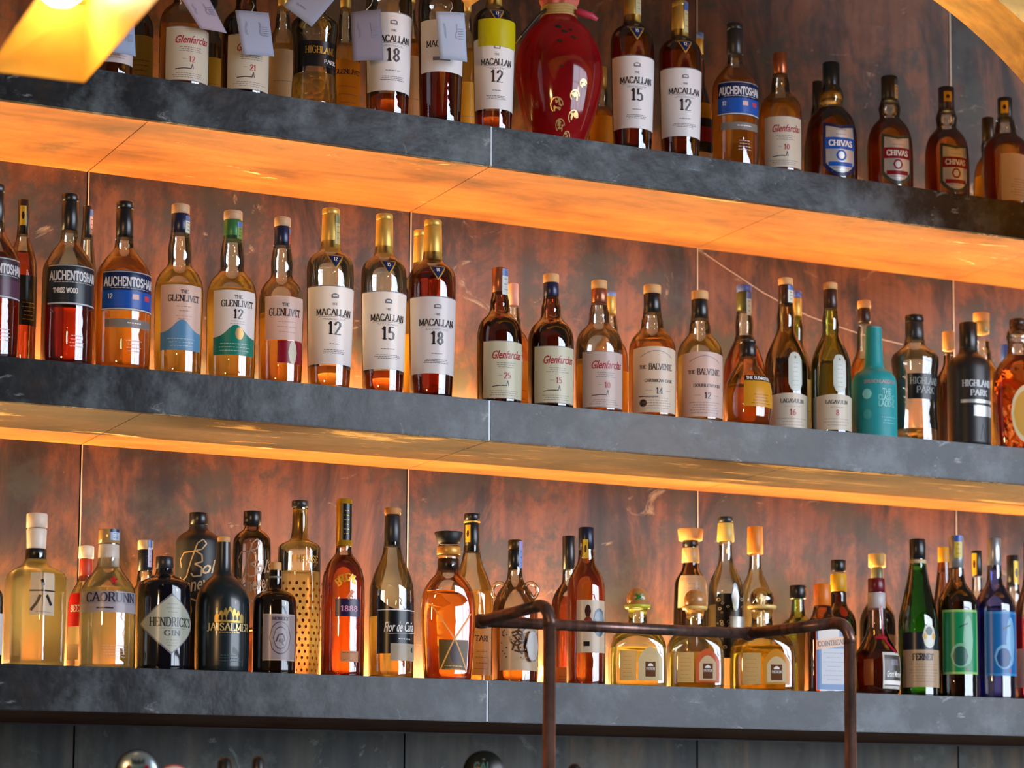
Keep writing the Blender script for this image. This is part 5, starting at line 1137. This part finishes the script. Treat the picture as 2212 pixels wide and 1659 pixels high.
# ------------------------------------------------------------------ arch over the bar, upper right
def arch():
    Ya, Yd = -.30, -.42
    A, B, Cc = [onY(*p, Ya) for p in ((2016, 0), (2115, 80), (2212, 181))]
    ax, az, bx, bz, cx_, cz = A.x, A.z, B.x, B.z, Cc.x, Cc.z
    d = 2*(ax*(bz-cz)+bx*(cz-az)+cx_*(az-bz))
    ux = ((ax*ax+az*az)*(bz-cz)+(bx*bx+bz*bz)*(cz-az)+(cx_*cx_+cz*cz)*(az-bz))/d
    uz = ((ax*ax+az*az)*(cx_-bx)+(bx*bx+bz*bz)*(ax-cx_)+(cx_*cx_+cz*cz)*(bx-ax))/d
    R0 = math.hypot(ax-ux, az-uz)
    print('arch centre', ux, uz, R0)
    # relief profile across the ring: (radius offset, y)
    pr = [(0, Ya), (0, Yd), (.085, Yd-.004), (.092, Yd+.016), (.104, Yd+.018), (.112, Yd-.010), (.150, Yd-.016), (.156, Yd+.010), (.17, Yd+.012), (.178, Yd-.012), (.42, Yd-.012), (.42, Ya)]
    n = 80; V, Fc = [], []
    a0, a1 = math.atan2(cz-uz, cx_-ux)-.55, math.atan2(az-uz, ax-ux)+1.2
    for i in range(n+1):
        t = a0+(a1-a0)*i/n
        for dr, y in pr: V.append((ux+(R0+dr)*math.cos(t), y, uz+(R0+dr)*math.sin(t)))
    k = len(pr)
    for i in range(n):
        for j in range(k):
            a = i*k+j; b = i*k+(j+1) % k; Fc.append((a, b, b+k, a+k))
    Fc.append(tuple(range(k))); Fc.append(tuple(reversed(range(n*k, n*k+k))))
    o = from_data('trim_1', V, Fc, [M_arch], smooth=False); o['kind'] = 'structure'
    me = o.data; bm = bmesh.new(); bm.from_mesh(me); bmesh.ops.recalc_face_normals(bm, faces=bm.faces); bm.to_mesh(me); bm.free()
arch()

# ------------------------------------------------------------------ beer taps peeping over the bottom edge
def tap(px, top, rpx, Y, kind, text):
    c = onY(px, top+rpx, Y); dep = (RM.transposed() @ (c-CAM)).z*-1; r = rpx*dep/F_PX
    az = math.atan2(CAM.y-c.y, CAM.x-c.x)+PI/2
    e = empty('beer_tap', (c.x, c.y, -1.35), text, 'beer tap', 'beer taps along the bar', az)
    zc = c.z+1.35
    if kind == 'handle':
        lathe('handle', [(zc-.10, r*.7), (zc-.02, r), (zc+r*.4, r*.9), (zc+r*.85, r*.55), (zc+r, .001)], blk, e, 20)
        lathe('tap_column', [(0, .02), (zc-.10, .02)], silverc, e, 20); return
    def disc(name, rad, y0, y1, mat, dome=0.0):
        v, f = lathe_data([(0, rad), (y1-y0, rad*.98)] + ([(y1-y0+dome*(1-(1-k/6)**2), rad*(1-k/6)+.0005) for k in range(1, 7)] if dome else []), 40)
        v = [(p[0], -(p[2]+y0), p[1]) for p in v]; f = [tuple(q) for q in f]
        o = from_data(name, v, f, [mat], parent=e); o.location = (0, 0, zc)
    rim, face = {'silver': (blk2, solid('#9fb0b6', .25, .7)), 'black': (solid('#0c1210', .4), solid('#101614', .35)), 'red': (solid('#d06048', .4), solid('#e0d8d8', .4))}[kind]
    disc('rim', r, 0, .010, rim); disc('medallion', r*.9, .010, .012, face, .006 if kind == 'silver' else 0)
    cv = Canvas()
    if kind == 'silver':
        cv.text('1664', 0, r*.42, r*.26, DARK, None, 'serif'); cv.patch(-r*.55, -r*.25, r*.05, r*.28, MARO, 'kite'); cv.patch(r*.25, r*.55, r*.05, r*.28, MARO, 'kite'); cv.line([(-r*.3, r*.17), (r*.3, r*.17)], .001, TEALP)
    elif kind == 'black':
        cv.text('CAL', -.05*r, r*.22, r*.36, paper('#5c8a80', 0), None, 'sans'); cv.patch(-r*.08, r*.08, r*.52, r*.60, paper('#6a6a60', 0), 'oval')
    cv.build('badge', lambda u, v, off: (u, -.0192-off if kind == 'silver' else -.0122-off, v+zc), e)
    lathe('tap_column', [(0, .018), (zc-r*.8, .018)], silverc, e, 20)
tap(297, 1618, 48, -.60, 'silver', 'beer tap with domed silver medallion in black rim, bottom left')
tap(375, 1652, 40, -.60, 'red', 'beer tap with red rimmed badge just right of the silver one')
tap(486, 1635, 17, -.55, 'handle', 'dark tapered tap handle between silver medallion and slim black handle')
tap(558, 1632, 14, -.60, 'handle', 'slim black tap handle standing against the mottled wall')
tap(1045, 1621, 45, -.60, 'black', 'beer tap with round black badge and green letters, left of the pipe post')
tap(1241, 1649, 15, -.60, 'handle', 'small black tap handle just right of the left pipe post')
